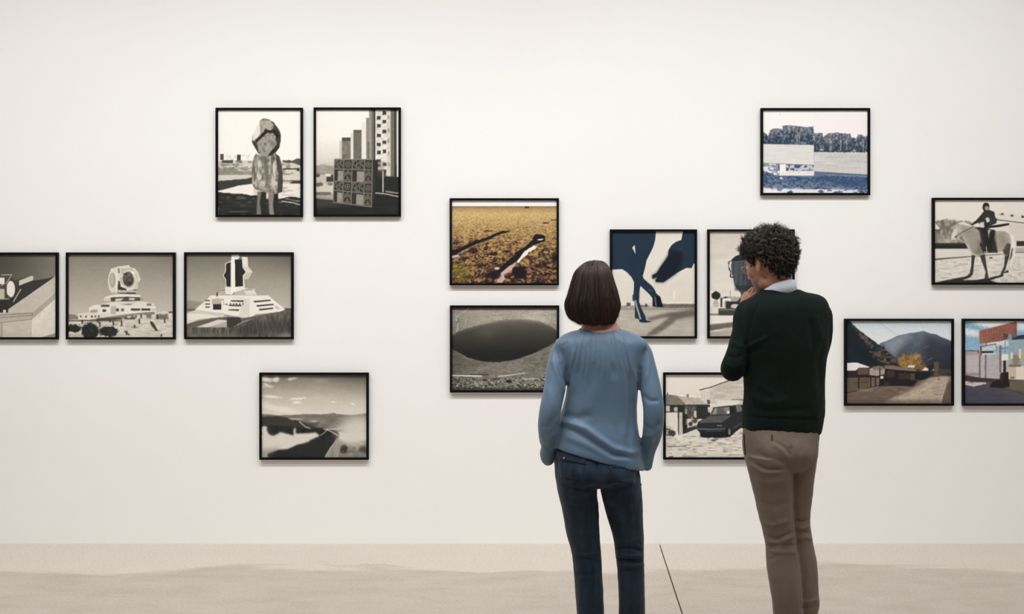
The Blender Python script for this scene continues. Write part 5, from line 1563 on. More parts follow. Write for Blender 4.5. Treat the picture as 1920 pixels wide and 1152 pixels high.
def tone_attr(me, fn=None):
    P, _ = get_v(me)
    col = np.ones((len(P), 4), dtype=np.float32)
    if fn is not None:
        col[:, :3] = fn(P)
    me.color_attributes.new('tone', 'FLOAT_COLOR', 'POINT').data.foreach_set('color', col.ravel())


def patch(B, bvh, quad, nu, nv, lift, name, mat, parent, base, thick=.0015):
    """a thin sewn piece laid on a garment: quad = 4 px corners (tl, tr, br, bl), dropped onto the cloth along the view of the back"""
    tl, tr, br, bl = [np.array(q, float) for q in quad]
    org = Vector((0, 0, CAM_Z))
    G_ = np.zeros((nv, nu, 3)); Nn = np.zeros((nv, nu, 3))
    for j in range(nv):
        for i in range(nu):
            a, c = i / (nu - 1), j / (nv - 1)
            q = (tl * (1 - a) + tr * a) * (1 - c) + (bl * (1 - a) + br * a) * c
            d = Vector(B.w(q[0], q[1])) - org
            h, n, _, _ = bvh.ray_cast(org, d.normalized())
            if h is None:
                h = Vector(B.w(q[0], q[1], .05)); n = Vector((0, -1, 0))
            G_[j, i] = h; Nn[j, i] = n
    top = G_ + Nn * lift; bot = G_ - Nn * thick
    V = np.vstack([top.reshape(-1, 3), bot.reshape(-1, 3)]) - np.array(base)
    id_ = np.arange(nu * nv).reshape(nv, nu); o = nu * nv
    F = [(id_[j, i], id_[j + 1, i], id_[j + 1, i + 1], id_[j, i + 1]) for j in range(nv - 1) for i in range(nu - 1)]
    rim = [id_[0, i] for i in range(nu)] + [id_[j, -1] for j in range(1, nv)] + [id_[-1, i] for i in range(nu - 2, -1, -1)] + [id_[j, 0] for j in range(nv - 2, 0, -1)]
    F += [(rim[i], rim[(i + 1) % len(rim)], rim[(i + 1) % len(rim)] + o, rim[i] + o) for i in range(len(rim))]
    return link(name, mesh_np(name, V, F, mat, True), parent)


def bvh_of(me):
    P, _ = get_v(me)
    return BVHTree.FromPolygons([Vector(p) for p in P], [tuple(p.vertices) for p in me.polygons])


def shoe(B, toe_l, toe_r, yaw, base, parent, z=0.0):
    """low laced shoe around an ankle point, sole on the floor"""
    ax, ay = toe_l, toe_r
    f = np.array([math.sin(yaw), math.cos(yaw), 0]); rr = np.array([math.cos(yaw), -math.sin(yaw), 0])
    c = np.array([ax, ay, 0])
    rows = [(-.075, .022, .030, .075), (-.06, .034, .036, .085), (-.02, .038, .040, .09), (.04, .040, .036, .075), (.10, .044, .028, .055), (.16, .042, .022, .044), (.195, .026, .016, .034)]
    A = catmull(rows, 4)
    a = np.linspace(0, 2 * np.pi, 20, endpoint=False)
    R = []
    for t, wd, hh, top in A:
        zc = top / 2
        R.append(np.array([c + f * t + rr * wd * math.cos(q) + np.array([0, 0, max(zc + zc * math.sin(q) * 1.0, .0)]) for q in a]))
    V, F = grid_solid(np.array(R))
    o = link('shoe', mesh_np('shoe', V - np.array(base), F, m_shoe, True), parent)
    rows = [(-.082, .024), (-.05, .040), (.02, .041), (.1, .048), (.17, .044), (.205, .022)]
    A = catmull(rows, 4)
    L = [c + f * t + rr * wd for t, wd in A] + [c + f * t - rr * wd for t, wd in A[::-1]]
    n = len(L)
    V = np.array(L + [p + np.array([0, 0, .016]) for p in L])
    V[:n, 2] = 0
    F = [tuple(range(n - 1, -1, -1)), tuple(range(n, 2 * n))] + [(i, (i + 1) % n, (i + 1) % n + n, i + n) for i in range(n)]
    link('sole', mesh_np('sole', V - np.array(base), F, m_shoe), o)


# =============================== woman ===============================
B = Body(4.66)
base_w = (B.w(1143, 1271)[0], B.w(1143, 1271)[1] + .02, 0.0)
torso = [(1090, 1160, 617, .052, .030, 0), (1083, 1167, 619, .060, .024, 0), (1068, 1182, 623, .070, .016, 0), (1052, 1199, 631, .082, .010, 0), (1040, 1214, 643, .092, .005, 0), (1050, 1207, 664, .100, 0, 0),
         (1061, 1200, 692, .106, 0, 0), (1062, 1197, 730, .106, 0, 0), (1057, 1194, 758, .106, 0, .02), (1050, 1194, 784, .108, 0, .06), (1045, 1199, 812, .116, -.005, .12), (1042, 1204, 838, .122, -.008, .2), (1041, 1207, 852, .126, -.010, .25), (1041, 1208, 860, .126, -.010, .26)]
arm_l = [(1066, 650, .015, 19), (1055, 662, .01, 22.5), (1046, 692, -.02, 21), (1040, 730, -.05, 20.5), (1032, 768, -.07, 21), (1028, 797, -.06, 20.5), (1029, 822, -.03, 19), (1029, 838, -.01, 15), (1027, 850, .0, 15.5), (1027, 860, .005, 13.5), (1029, 866, .01, 11)]
arm_r = [(1190, 650, .015, 18), (1202, 662, .01, 20), (1212, 692, -.02, 18.5), (1220, 730, -.05, 20), (1225, 768, -.07, 20), (1225, 797, -.06, 19.5), (1221, 824, -.03, 17), (1217, 846, -.01, 12.5), (1214, 862, .0, 12), (1213, 877, .005, 10)]
me = fuse([B.stack(torso), B.tpx(arm_l), B.tpx(arm_r)], .005, 7)
gather = []
for k, (x0, x1) in enumerate(((1092, 1072), (1098, 1080), (1104, 1092), (1110, 1101), (1117, 1113), (1123, 1122), (1128, 1133), (1134, 1143), (1140, 1150), (1146, 1166), (1151, 1178), (1156, 1190))):
    gather.append(([(x0, 616), ((x0 + x1) / 2, 640 + 4 * (k % 3)), (x1, 690 + 9 * (k % 4))], 3.2, .0055))
bl_items = gather + [
    ([(1047, 787), (1075, 796), (1100, 806), (1120, 822), (1150, 842), (1180, 851), (1203, 846)], 7, .011), ([(1047, 797), (1078, 808), (1106, 824), (1150, 852), (1190, 858)], 5, -.008),
    ([(1052, 780), (1085, 784), (1112, 776)], 8, -.006), ([(1050, 815), (1100, 835), (1150, 862), (1195, 866)], 6, .005), ([(1062, 690), (1063, 728)], 4, -.006), ([(1199, 685), (1197, 735)], 4, -.006),
    ([(1186, 660), (1190, 760), (1188, 830)], 5, .005), ([(1168, 680), (1172, 760), (1168, 835)], 6, .005), ([(1178, 690), (1181, 840)], 4, -.004), ([(1150, 700), (1152, 800)], 8, .003),
    ([(1040, 650), (1050, 690), (1062, 722)], 5, -.006), ([(1034, 668), (1046, 705), (1058, 740)], 4, .005), ([(1026, 720), (1034, 760), (1030, 790)], 5, .004), ([(1045, 775), (1030, 800), (1012, 800)], 4, -.004), ([(1043, 812), (1028, 826), (1014, 826)], 4, .004), ([(1042, 830), (1030, 842), (1018, 838)], 3.5, -.005),
    ([(1208, 640), (1216, 680), (1212, 720)], 4, .005), ([(1203, 740), (1218, 752), (1238, 752)], 4, -.005), ([(1204, 796), (1222, 806), (1240, 790)], 4, -.005), ([(1206, 818), (1226, 816), (1240, 800)], 4, .005), ([(1208, 838), (1222, 832), (1234, 826)], 4, -.004), ([(1224, 790), (1222, 830), (1214, 868)], 4, .004),
    ([(1046, 640), (1052, 660), (1050, 684)], 3.5, .004), ([(1070, 650), (1078, 690), (1074, 740)], 6, .004), ([(1064, 640), (1056, 650)], 3, -.003)]
folds(B, me, bl_items, noise=(((.05, .05, .10), .0022, 3), ((.016, .016, .03), .0007, 8)))
bl_me = me
# jeans
pel = [(1050, 1192, 826, .100, .0, .1), (1043, 1197, 846, .112, -.004, .12), (1040, 1198, 866, .122, -.010, .1), (1040, 1199.5, 886, .128, -.014, .05), (1041, 1200.5, 898, .126, -.012, 0), (1044, 1200, 906, .110, -.006, 0), (1050, 1195, 911, .085, .0, 0)]
leg_l = [(1041, 1121, 892, .120, -.014, 0), (1044, 1119.5, 916, .114, -.012, 0), (1048, 1120, 934, .106, -.007, 0), (1052, 1122, 950, .098, 0, 0), (1062, 1124, 1000, .085, 0, 0), (1072, 1127, 1038, .074, .0, 0), (1076, 1129, 1080, .070, -.008, 0), (1080, 1132, 1130, .070, -.012, 0), (1082, 1134, 1180, .068, -.008, 0), (1080, 1136, 1240, .070, -.004, 0), (1079, 1137, 1257, .071, -.004, 0)]
leg_r = [(1121, 1201, 892, .120, -.014, 0), (1124.5, 1202, 916, .114, -.012, 0), (1129, 1204, 934, .106, -.007, 0), (1133, 1205, 950, .098, 0, 0), (1141, 1206, 980, .090, 0, 0), (1150, 1207, 1010, .080, 0, 0), (1154, 1207, 1040, .074, 0, 0), (1158, 1208, 1080, .070, -.008, 0), (1160, 1209, 1130, .070, -.012, 0), (1160, 1210, 1180, .068, -.008, 0), (1158, 1213, 1240, .070, -.004, 0), (1157, 1214, 1257, .071, -.004, 0)]
me = fuse([B.stack(pel), B.stack(leg_l, n=2.1), B.stack(leg_r, n=2.1)], .005, 6)
P, N = get_v(me)
u, v = B.uv(P)
bk = np.clip(-N[:, 1], 0, 1)
for cx in (1083, 1161):
    P[:, 1] -= .017 * np.exp(-((u - cx) / 28) ** 2 - ((v - 890) / 22) ** 2) * bk
set_v(me, P)
je_items = [([(1120, 850), (1120, 880), (1121, 916)], 3.5, -.006), ([(1048, 906), (1070, 916), (1095, 920), (1118, 912)], 4, -.007), ([(1124, 914), (1150, 920), (1185, 912)], 4, -.005), ([(1052, 930), (1085, 938), (1118, 930)], 5, -.003), ([(1128, 935), (1160, 945), (1200, 960)], 6, .003), ([(1135, 960), (1165, 985), (1205, 1000)], 5, -.003),
            ([(1153, 1030), (1180, 1026), (1206, 1034)], 3, -.009), ([(1154, 1040), (1180, 1044), (1206, 1042)], 3, .009), ([(1155, 1050), (1180, 1049), (1206, 1054)], 3, -.009), ([(1157, 1060), (1182, 1062), (1207, 1060)], 3.5, .008), ([(1158, 1070), (1184, 1068)], 3, -.004), ([(1152, 1014), (1180, 1018), (1207, 1008)], 4, .003),
            ([(1072, 1036), (1100, 1042), (1126, 1036)], 3, .004), ([(1076, 1050), (1100, 1048), (1127, 1056)], 3, -.004), ([(1078, 1076), (1104, 1080), (1128, 1074)], 4, -.003), ([(1062, 990), (1090, 1002), (1120, 1000)], 5, .003), ([(1110, 1060), (1122, 1080), (1122, 1140)], 4, .003),
            ([(1042, 850), (1060, 862), (1118, 872)], 2.5, .002)]
folds(B, me, je_items, noise=(((.03, .03, .05), .0018, 21), ((.012, .012, .012), .0006, 22)))
je_me = me
# body: one skin surface from head to ankles
HC_W = B.w(1115, 548, .012); HY_W, HP_W = math.radians(-4), math.radians(4)
hs, HW, HR = head_solids(HC_W, HY_W, HP_W, 0, .90, True)
neck = [tuple(B.w(1117, 572, .015)) + (.052,), tuple(B.w(1121, 594, .012)) + (.052,), tuple(B.w(1123, 605, .016)) + (.062,), tuple(B.w(1124, 614, .02)) + (.076,), tuple(B.w(1125, 628, .02)) + (.085,)]
sh = .014
sol = hs + [B.tube(neck), B.stack([(l + 6, r - 6, y, d - .006, yo, t) for l, r, y, d, yo, t in torso[2:11]], shrink=sh), B.stack(pel, shrink=sh), B.stack(leg_l, shrink=.016), B.stack(leg_r, shrink=.016)]
for arm in (arm_l, arm_r):
    sol.append(B.tpx([(a, b_, c, max(r - 8, 6)) for a, b_, c, r in arm[:-1]]))
wl = B.w(1033, 850, .012); wr = B.w(1210, 858, .008)
sol += hand(B, wl, (.34, .85, -.40), (-.85, .25, -.2), 1, .35, .6, .4, .88) + hand(B, wr, (-.45, .85, -.30), (.85, .3, -.2), -1, .35, .6, .4, .88)
me = fuse(sol, .005, 3)
face_cut(me, HW, HR, HC_W, .90)
tone_attr(me)
woman = finish(me, 'person', m_skin_w, None, (0, 0, 0))
set_v(me, get_v(me)[0] - np.array(base_w)); woman.location = base_w
tag(woman, 'person with a brown bob in a loose blue blouse and jeans, hands in pockets', 'person')
for s_ in (-1, 1):
    V, F = ellipsoid(HW((s_ * .031, .075, .010)), (.011, .011, .011))
    link('eye', mesh_np('eye', V - np.array(base_w), F, m_eye, True), woman)
blouse = finish(bl_me, 'blouse', m_blouse, woman, base_w)
blouse['label'] = 'pale blue blouse gathered at the neckline'
jeans = finish(je_me, 'jeans', m_jeans, woman, base_w)
jeans['label'] = 'dark blue denim jeans'
jme = jeans.data.copy()
set_v(jme, get_v(jme)[0] + np.array(base_w)); jb = bvh_of(jme)
bpy.data.meshes.remove(jme)
pk = patch(B, jb, [(1046, 850), (1097, 864), (1093, 905), (1050, 897)], 14, 12, .0016, 'back_pocket', m_jeans, jeans, base_w)
patch(B, jb, [(1045, 846), (1098, 860), (1097, 872), (1047, 862)], 14, 5, .0035, 'pocket_flap', m_jeans, jeans, base_w)
patch(B, jb, [(1142, 876), (1192, 876), (1190, 908), (1146, 908)], 14, 10, .0016, 'back_pocket', m_jeans, jeans, base_w)
patch(B, jb, [(1147, 868), (1195, 872), (1195, 880), (1147, 878)], 14, 5, .0030, 'pocket_flap', m_jeans, jeans, base_w)
bq = B.w(1058, 860, 0)
h, n, _, _ = jb.ray_cast(Vector((0, 0, CAM_Z)), (Vector(bq) - Vector((0, 0, CAM_Z))).normalized())
V, F = ellipsoid(np.array(h), (.006, .005, .006), nu=14, nv=8)
link('button', mesh_np('button', V - np.array(base_w), F, m_button, True), jeans)
bq = B.w(1200.5, 909, -.05)
V, F = ellipsoid(bq, (.006, .005, .005), nu=12, nv=8)
link('pocket_rivet', mesh_np('pocket_rivet', V - np.array(base_w), F, m_shoe, True), jeans)
# neckline binding
A = np.linspace(0, 2 * np.pi, 49)[:-1]
ctr = B.w(1125, 618, .028)
ring = np.array([[ctr[0] + .081 * math.cos(a), ctr[1] + .056 * math.sin(a), ctr[2] - .004 + .004 * math.cos(2 * a)] for a in A])
V = []
for i in range(48):
    d = (ring[i] - ctr); d[2] = 0; d /= np.linalg.norm(d)
    for q in np.linspace(0, 2 * np.pi, 8, endpoint=False):
        V.append(ring[i] + d * .0035 * math.cos(q) + np.array([0, 0, .0045 * math.sin(q)]))
F = [(i * 8 + k, ((i + 1) % 48) * 8 + k, ((i + 1) % 48) * 8 + (k + 1) % 8, i * 8 + (k + 1) % 8) for i in range(48) for k in range(8)]
link('neckline_binding', mesh_np('neckline_binding', np.array(V) - np.array(base_w), F, m_blouse, True), blouse)
for lx, yaw in ((1108, -.12), (1186, .15)):
    q = B.w(lx, 1262, 0)
    shoe(B, q[0], q[1] - .0, yaw, base_w, woman)

# bob haircut: a cut mass plus strands combed over it
hrows = [(1113, 1122, 489, .012, .0, 0), (1104, 1130, 490.5, .034, .0, 0), (1094, 1137, 496, .058, .0, 0), (1082, 1144, 508, .086, .0, 0), (1077, 1148, 522, .098, .0, 0), (1073, 1153, 540, .106, .0, 0), (1069, 1157, 556, .108, -.002, 0), (1065, 1160, 570, .106, -.004, 0), (1067, 1158, 582, .099, -.006, 0), (1072, 1153, 594, .087, -.008, 0), (1084, 1147, 603, .072, -.012, 0), (1096, 1139, 609, .050, -.014, 0)]
HA = catmull(hrows, 6)
rng = np.random.default_rng(11)


def bob_point(phi, t, lift=0.0):
    """phi 0 = towards the camera (back of the head), t 0..1 crown to tips"""
    x = t * (len(HA) - 1)
    i = np.clip(np.floor(x).astype(int), 0, len(HA) - 2)
    f = (x - i)[..., None]
    row = HA[i] * (1 - f) + HA[i + 1] * f
    c = (row[..., 0] + row[..., 1]) / 2; hw = (row[..., 1] - row[..., 0]) / 2 * B.Y / F_PX + lift; d = row[..., 3] + lift
    kx = B.Y / F_PX
    X = (c - 960) * kx + hw * np.sin(phi)
    Z = CAM_Z - (row[..., 2] - HORIZON) * kx
    Yw = B.Y + row[..., 4] + .012 - d * np.cos(phi)
    return np.stack([X, Yw, Z], -1)


phis = np.linspace(-np.pi, np.pi, 64, endpoint=False)
rings = []
for t in np.linspace(0, 1, 34):
    p = bob_point(phis, np.full(64, t), -.003)
    front = np.clip((np.abs(phis) - 2.0) / .35, 0, 1) * np.clip((t - .28) / .1, 0, 1)
    c0 = HC_W.copy(); c0[2] = p[0, 2]
    p = p * (1 - front[:, None] * .45) + c0 * front[:, None] * .45
    rings.append(p)
hm = fuse([grid_solid(np.array(rings))], .005, 3)
P, N = get_v(hm)
az = np.arctan2(P[:, 0] - HC_W[0], -(P[:, 1] - HC_W[1]))
P += N * (.006 * (vnoise(az * 7 + 40, P[:, 2] * 14, 5, 2) - .5) * 2)[:, None]
set_v(hm, P)
hair = finish(hm, 'hair', m_hair_wb, woman, base_w)
hair['label'] = 'chin-length brown bob'
n = 3800; s = 17
phi0 = rng.uniform(-2.15, 2.15, n)
t0 = rng.uniform(0, .30, n) ** 1.2
t1 = np.where(rng.random(n) < .35, rng.uniform(.66, .98, n), np.clip(rng.normal(.97, .05, n), .8, 1.02))
tt = np.linspace(0, 1, s)[None]
T = t0[:, None] + (t1 - t0)[:, None] * tt
kn = np.random.default_rng(3).normal(0, 1, (5, 48))


def clump(i):
    """smooth random value round the head, shared by neighbouring hairs"""
    return np.interp(phi0 * 6.5, np.arange(48) - 24.0, kn[i])[:, None]


wob = .05 * clump(0) * np.sin(tt * 3.0) + .035 * rng.normal(0, 1, n)[:, None] * tt
lift = -.003 + .007 * rng.random(n)[:, None] + .006 * clump(2) * tt * np.sin(tt * 2.2)
flick = (t1 > .84)[:, None] * .022 * np.clip((tt - .72) / .28, 0, 1) ** 2 * np.clip(.45 + .45 * clump(4) + .3 * rng.random(n)[:, None], 0, 1.3) * np.clip(np.abs(np.sin(phi0))[:, None], .2, 1)
path = bob_point(phi0[:, None] + wob, np.clip(T, 0, 1), 0)
ctr_ = np.array([HC_W[0], HC_W[1], 0])
out_ = path - ctr_; out_[..., 2] = 0; out_ /= np.linalg.norm(out_, axis=2, keepdims=True)
path = path + out_ * (lift + flick)[..., None]
path[..., 2] += .006 * rng.normal(0, 1, n)[:, None] * np.clip((tt - .8) * 5, 0, 1) + .012 * flick / .022 * (np.abs(np.sin(phi0)) > .8)[:, None]
cw = clump(3)
side_ = np.stack([np.cos(phi0), np.sin(phi0), 0 * phi0], -1)[:, None, :]
wave = np.clip((tt - .45) / .5, 0, 1) ** 1.3 * np.sin((tt * 5.0 + cw * 2.0 + .25 * rng.normal(0, 1, n)[:, None]) * 1.0)
path = path + side_ * (wave * .016)[..., None] + out_ * (np.clip((tt - .5) * 2, 0, 1) * np.sin(tt * 6 + cw * 3) * .005)[..., None]
V, F = strands(path, .0009 * rng.uniform(.7, 1.5, n))
link('hair_strands', mesh_np('hair_strands', V - np.array(base_w), F, m_hair_w, True), hair)['kind'] = 'stuff'

# =============================== man ===============================
B = Body(4.735)
base_m = (B.w(1480, 1259)[0], B.w(1480, 1259)[1] + .02, 0.0)
TY = math.radians(17)
torso = [(1430, 1500, 543, .058, .020, 0), (1424, 1512, 548, .066, .018, 0), (1411, 1538, 554, .080, .012, 0), (1397, 1551, 563, .094, .006, 0), (1386, 1557, 580, .106, 0, 0), (1381, 1558, 616, .116, 0, 0), (1387, 1554, 650, .120, 0, 0), (1393, 1549, 690, .118, 0, 0), (1394, 1547, 730, .116, 0, .0), (1392.5, 1547, 765, .118, 0, .03), (1392, 1544, 785, .118, 0, .05), (1392, 1541, 800, .117, 0, .06), (1393, 1538, 810, .114, 0, .07)]
arm_l = [(1412, 580, .0, 26), (1402, 596, -.01, 27), (1396, 625, -.03, 24), (1386, 660, -.05, 23), (1377, 684, -.055, 23.5), (1373, 693, -.04, 22.5), (1374, 690, .0, 20), (1380, 668, .05, 19), (1388, 640, .085, 17), (1395, 616, .115, 15), (1398, 606, .13, 13.5)]
arm_r = [(1524, 580, .03, 24), (1533, 593, .03, 27), (1536, 625, .03, 25), (1529, 665, .04, 23), (1524, 695, .055, 22), (1518, 706, .09, 21), (1505, 706, .13, 18), (1485, 700, .16, 16), (1470, 698, .17, 13)]
me = fuse([B.stack(torso, TY), B.tpx(arm_l), B.tpx(arm_r)], .005, 7)
sw_items = [([(1394, 781), (1440, 785), (1500, 787), (1545, 786)], 2.2, -.004), ([(1396, 640), (1404, 662), (1398, 700)], 5, -.008), ([(1398, 652), (1425, 640), (1440, 632)], 4, .006), ([(1400, 664), (1430, 652)], 4, -.005), ([(1372, 640), (1384, 650), (1396, 648)], 4, .005), ([(1362, 668), (1380, 672), (1394, 664)], 4, -.005), ([(1356, 682), (1376, 690), (1392, 682)], 4, .004),
            ([(1545, 640), (1536, 680), (1540, 740)], 6, -.006), ([(1400, 740), (1440, 756), (1480, 750)], 7, .004), ([(1396, 760), (1440, 772), (1520, 766)], 5, -.004), ([(1420, 720), (1450, 740)], 6, .003), ([(1530, 590), (1538, 640)], 7, .004), ([(1520, 600), (1524, 660)], 5, -.004), ([(1430, 560), (1412, 590), (1404, 630)], 3, -.003)]
folds(B, me, sw_items, noise=(((.05, .05, .07), .0025, 43), ((.018, .018, .02), .0006, 44)))
sw_me = me
pel = [(1396, 1538, 790, .108, 0, .05), (1393.5, 1536, 812, .116, -.006, .05), (1393.5, 1532.5, 834, .124, -.012, .02), (1396, 1531, 852, .126, -.014, 0), (1399, 1529, 868, .118, -.006, 0), (1405, 1526, 880, .1, 0, 0)]
leg_l = [(1396, 1484, 852, .118, -.03, 0), (1402, 1485, 880, .114, -.030, 0), (1412, 1485, 920, .100, -.022, 0), (1421, 1486, 960, .090, -.018, 0), (1430, 1489, 996, .080, -.016, 0), (1436, 1492, 1022, .075, -.016, 0), (1438, 1498, 1060, .075, -.022, 0), (1444, 1502, 1100, .074, -.024, 0), (1451, 1505, 1150, .070, -.018, 0), (1454, 1509, 1200, .068, -.010, 0), (1452, 1512, 1236, .072, -.006, 0), (1451, 1513, 1248, .073, -.006, 0)]
leg_r = [(1462, 1530, 856, .110, .02, 0), (1464, 1527, 880, .105, .03, 0), (1466, 1523, 915, .098, .035, 0), (1468, 1519, 950, .088, .04, 0), (1470, 1518, 985, .080, .04, 0), (1474, 1523, 1016, .076, .04, 0), (1480, 1531, 1060, .076, .035, 0), (1484, 1533, 1100, .074, .035, 0), (1488, 1535, 1132, .071, .035, 0), (1489, 1531, 1156, .068, .04, 0), (1489, 1534, 1200, .068, .045, 0), (1487, 1537, 1234, .072, .045, 0), (1486, 1538, 1246, .073, .045, 0)]
me = fuse([B.stack(pel, TY), B.stack(leg_l, n=2.1), B.stack(leg_r, n=2.1)], .005, 6)
P, N = get_v(me)
u, v = B.uv(P)
bk = np.clip(-N[:, 1], 0, 1)
for cx, amp in ((1442, .010), (1505, .007)):
    P[:, 1] -= amp * np.exp(-((u - cx) / 26) ** 2 - ((v - 845) / 22) ** 2) * bk
set_v(me, P)
tr_items = [([(1484, 836), (1484, 852), (1482, 870)], 3.5, -.004), ([(1402, 858), (1418, 872), (1440, 882), (1474, 880)], 3.5, -.008), ([(1404, 868), (1430, 886), (1466, 886)], 4, .005), ([(1448, 832), (1466, 846), (1480, 862)], 4, .003), ([(1452, 828), (1472, 840), (1484, 858)], 3, -.003), ([(1486, 862), (1498, 850), (1506, 836)], 4, -.001), ([(1415, 846), (1440, 860), (1478, 868)], 4, -.003),
            ([(1430, 1002), (1455, 1012), (1490, 996)], 3, -.006), ([(1434, 1014), (1460, 1020), (1491, 1004)], 3, .006), ([(1438, 1024), (1464, 1020), (1494, 1024)], 3, -.005), ([(1425, 980), (1450, 986), (1484, 976)], 4, .004), ([(1436, 1034), (1468, 1036), (1496, 1036)], 4, .004), ([(1440, 1050), (1460, 1044)], 3, -.003),
            ([(1490, 976), (1504, 980), (1518, 974)], 2.6, -.005), ([(1490, 988), (1506, 992), (1519, 986)], 2.6, .005), ([(1492, 999), (1508, 996), (1519, 1002)], 2.6, -.005), ([(1494, 1010), (1510, 1008), (1523, 1012)], 3, .004), ([(1412, 900), (1440, 908), (1480, 900)], 6, .003), ([(1418, 940), (1450, 950), (1482, 942)], 6, -.003), ([(1500, 1128), (1518, 1130), (1534, 1124)], 3, .004), ([(1500, 1140), (1520, 1141), (1534, 1134)], 3, -.004), ([(1440, 1060), (1448, 1110), (1456, 1150)], 5, .003), ([(1490, 1040), (1498, 1090), (1502, 1150)], 4, -.003)]
folds(B, me, tr_items, noise=(((.035, .035, .05), .0022, 51), ((.012, .012, .014), .0006, 52)))
tr_me = me
# body
HC_M = B.w(1442, 498, .03); HY_M, HP_M = math.radians(40), math.radians(14)
hs, HW, HR = head_solids(HC_M, HY_M, HP_M, math.radians(0), 1.0)
neck = [tuple(B.w(1452, 510, .025)) + (.057,), tuple(B.w(1458, 527, .022)) + (.058,), tuple(B.w(1462, 543, .022)) + (.062,), tuple(B.w(1464, 560, .02)) + (.075,)]
sol = hs + [B.tube(neck), B.stack([(l + 5, r - 5, y, d - .004, yo, t) for l, r, y, d, yo, t in torso[1:12]], TY, shrink=.012), B.stack(pel, TY, shrink=.014), B.stack(leg_l, shrink=.016), B.stack(leg_r, shrink=.016)]
for arm in (arm_l, arm_r):
    sol.append(B.tpx([(a, b_, c, max(r - 6.5, 9)) for a, b_, c, r in arm]))
chin = HW((-.012, .088, -.088))
wl = B.w(1400, 604, .137)
sol += hand(B, wl, (.06, .02, 1.0), (-.72, -.62, .1), 1, .36, 1.1, .75, 1.0)
sol += hand(B, B.w(1472, 698, .17), (-1, .1, .05), (0, .6, .8), 1, .5, .6, .4, .9)
me = fuse(sol, .005, 3)
L = face_cut(me, HW, HR, HC_M, 1.0)


def stubble(P):
    L = (P - HC_M) @ HR
    m = np.clip((-.030 - L[:, 2]) / .025, 0, 1) * np.clip((L[:, 1] - .005) / .03, 0, 1) * np.clip((L[:, 2] + .135) / .02, 0, 1)
    m = m * (np.linalg.norm((L - np.array([0, .025, -.06])) / np.array([.072, .088, .075]), axis=1) < 1.05)
    m *= .55 + .5 * vnoise3(P, .004, 9, 1)
    return (1 - m)[:, None] * np.ones(3) + m[:, None] * np.array([.34, .34, .36])


tone_attr(me, stubble)
man = finish(me, 'person', m_skin_m, None, (0, 0, 0))
set_v(me, get_v(me)[0] - np.array(base_m)); man.location = base_m
tag(man, 'person with curly dark hair in a green sweater and brown trousers, hand at chin', 'person')
for s_ in (-1, 1):
    V, F = ellipsoid(HW((s_ * .031, .078, .010)), (.0115, .0115, .0115))
    link('eye', mesh_np('eye', V - np.array(base_m), F, m_eye, True), man)
sweater = finish(sw_me, 'sweater', m_sweater, man, base_m)
sweater['label'] = 'dark green knitted sweater with ribbed hem'
trousers = finish(tr_me, 'trousers', m_khaki, man, base_m)
trousers['label'] = 'brown grey cotton trousers'
jme = trousers.data.copy()
set_v(jme, get_v(jme)[0] + np.array(base_m)); jb = bvh_of(jme)
bpy.data.meshes.remove(jme)
patch(B, jb, [(1446.3, 815), (1448.3, 815), (1448.3, 826), (1446.5, 826)], 4, 8, .003, 'belt_loop', m_dark, trousers, base_m)
patch(B, jb, [(1394.6, 815), (1396.2, 815), (1398.4, 853), (1396.4, 853)], 4, 12, .0018, 'side_pocket', m_dark, trousers, base_m)
for lx, yo, yaw in ((1482, -.006, -.35), (1512, .045, -.2)):
    q = B.w(lx, 1250, yo)
    shoe(B, q[0], q[1], yaw, base_m, man)
# shirt collar: a stand and fall band round the neck, higher at the back
cc = B.w(1460, 543, .022)
A = np.linspace(0, 2 * np.pi, 73)
fw = np.array([-math.sin(TY + .35), math.cos(TY + .35)])       # towards the throat
V = []
m_ = 6
for a in A[:-1]:
    d = np.array([math.sin(a), -math.cos(a)])
    fr = d.dot(fw)
    ztop = cc[2] + .018 - .036 * (fr + 1) / 2 * 1.0 + .022 * (1 - (fr + 1) / 2)
    zbot = cc[2] - .022 - .020 * (fr + 1) / 2
    rx, ry = .066, .064
    prof = [(-.004, zbot), (.0, (zbot + ztop) / 2), (-.004, ztop - .002), (.000, ztop + .001), (.0045, ztop - .004), (.011, zbot)]
    for r_, z in prof:
        V.append((cc[0] + d[0] * (rx + r_), cc[1] + d[1] * (ry + r_), z))
nA = 72
F = [(i * m_ + k, ((i + 1) % nA) * m_ + k, ((i + 1) % nA) * m_ + (k + 1) % m_, i * m_ + (k + 1) % m_) for i in range(nA) for k in range(m_)]
col_ = link('shirt_collar', mesh_np('shirt_collar', np.array(V) - np.array(base_m), F, m_shirt, True), man)
col_['label'] = 'pale blue shirt collar'
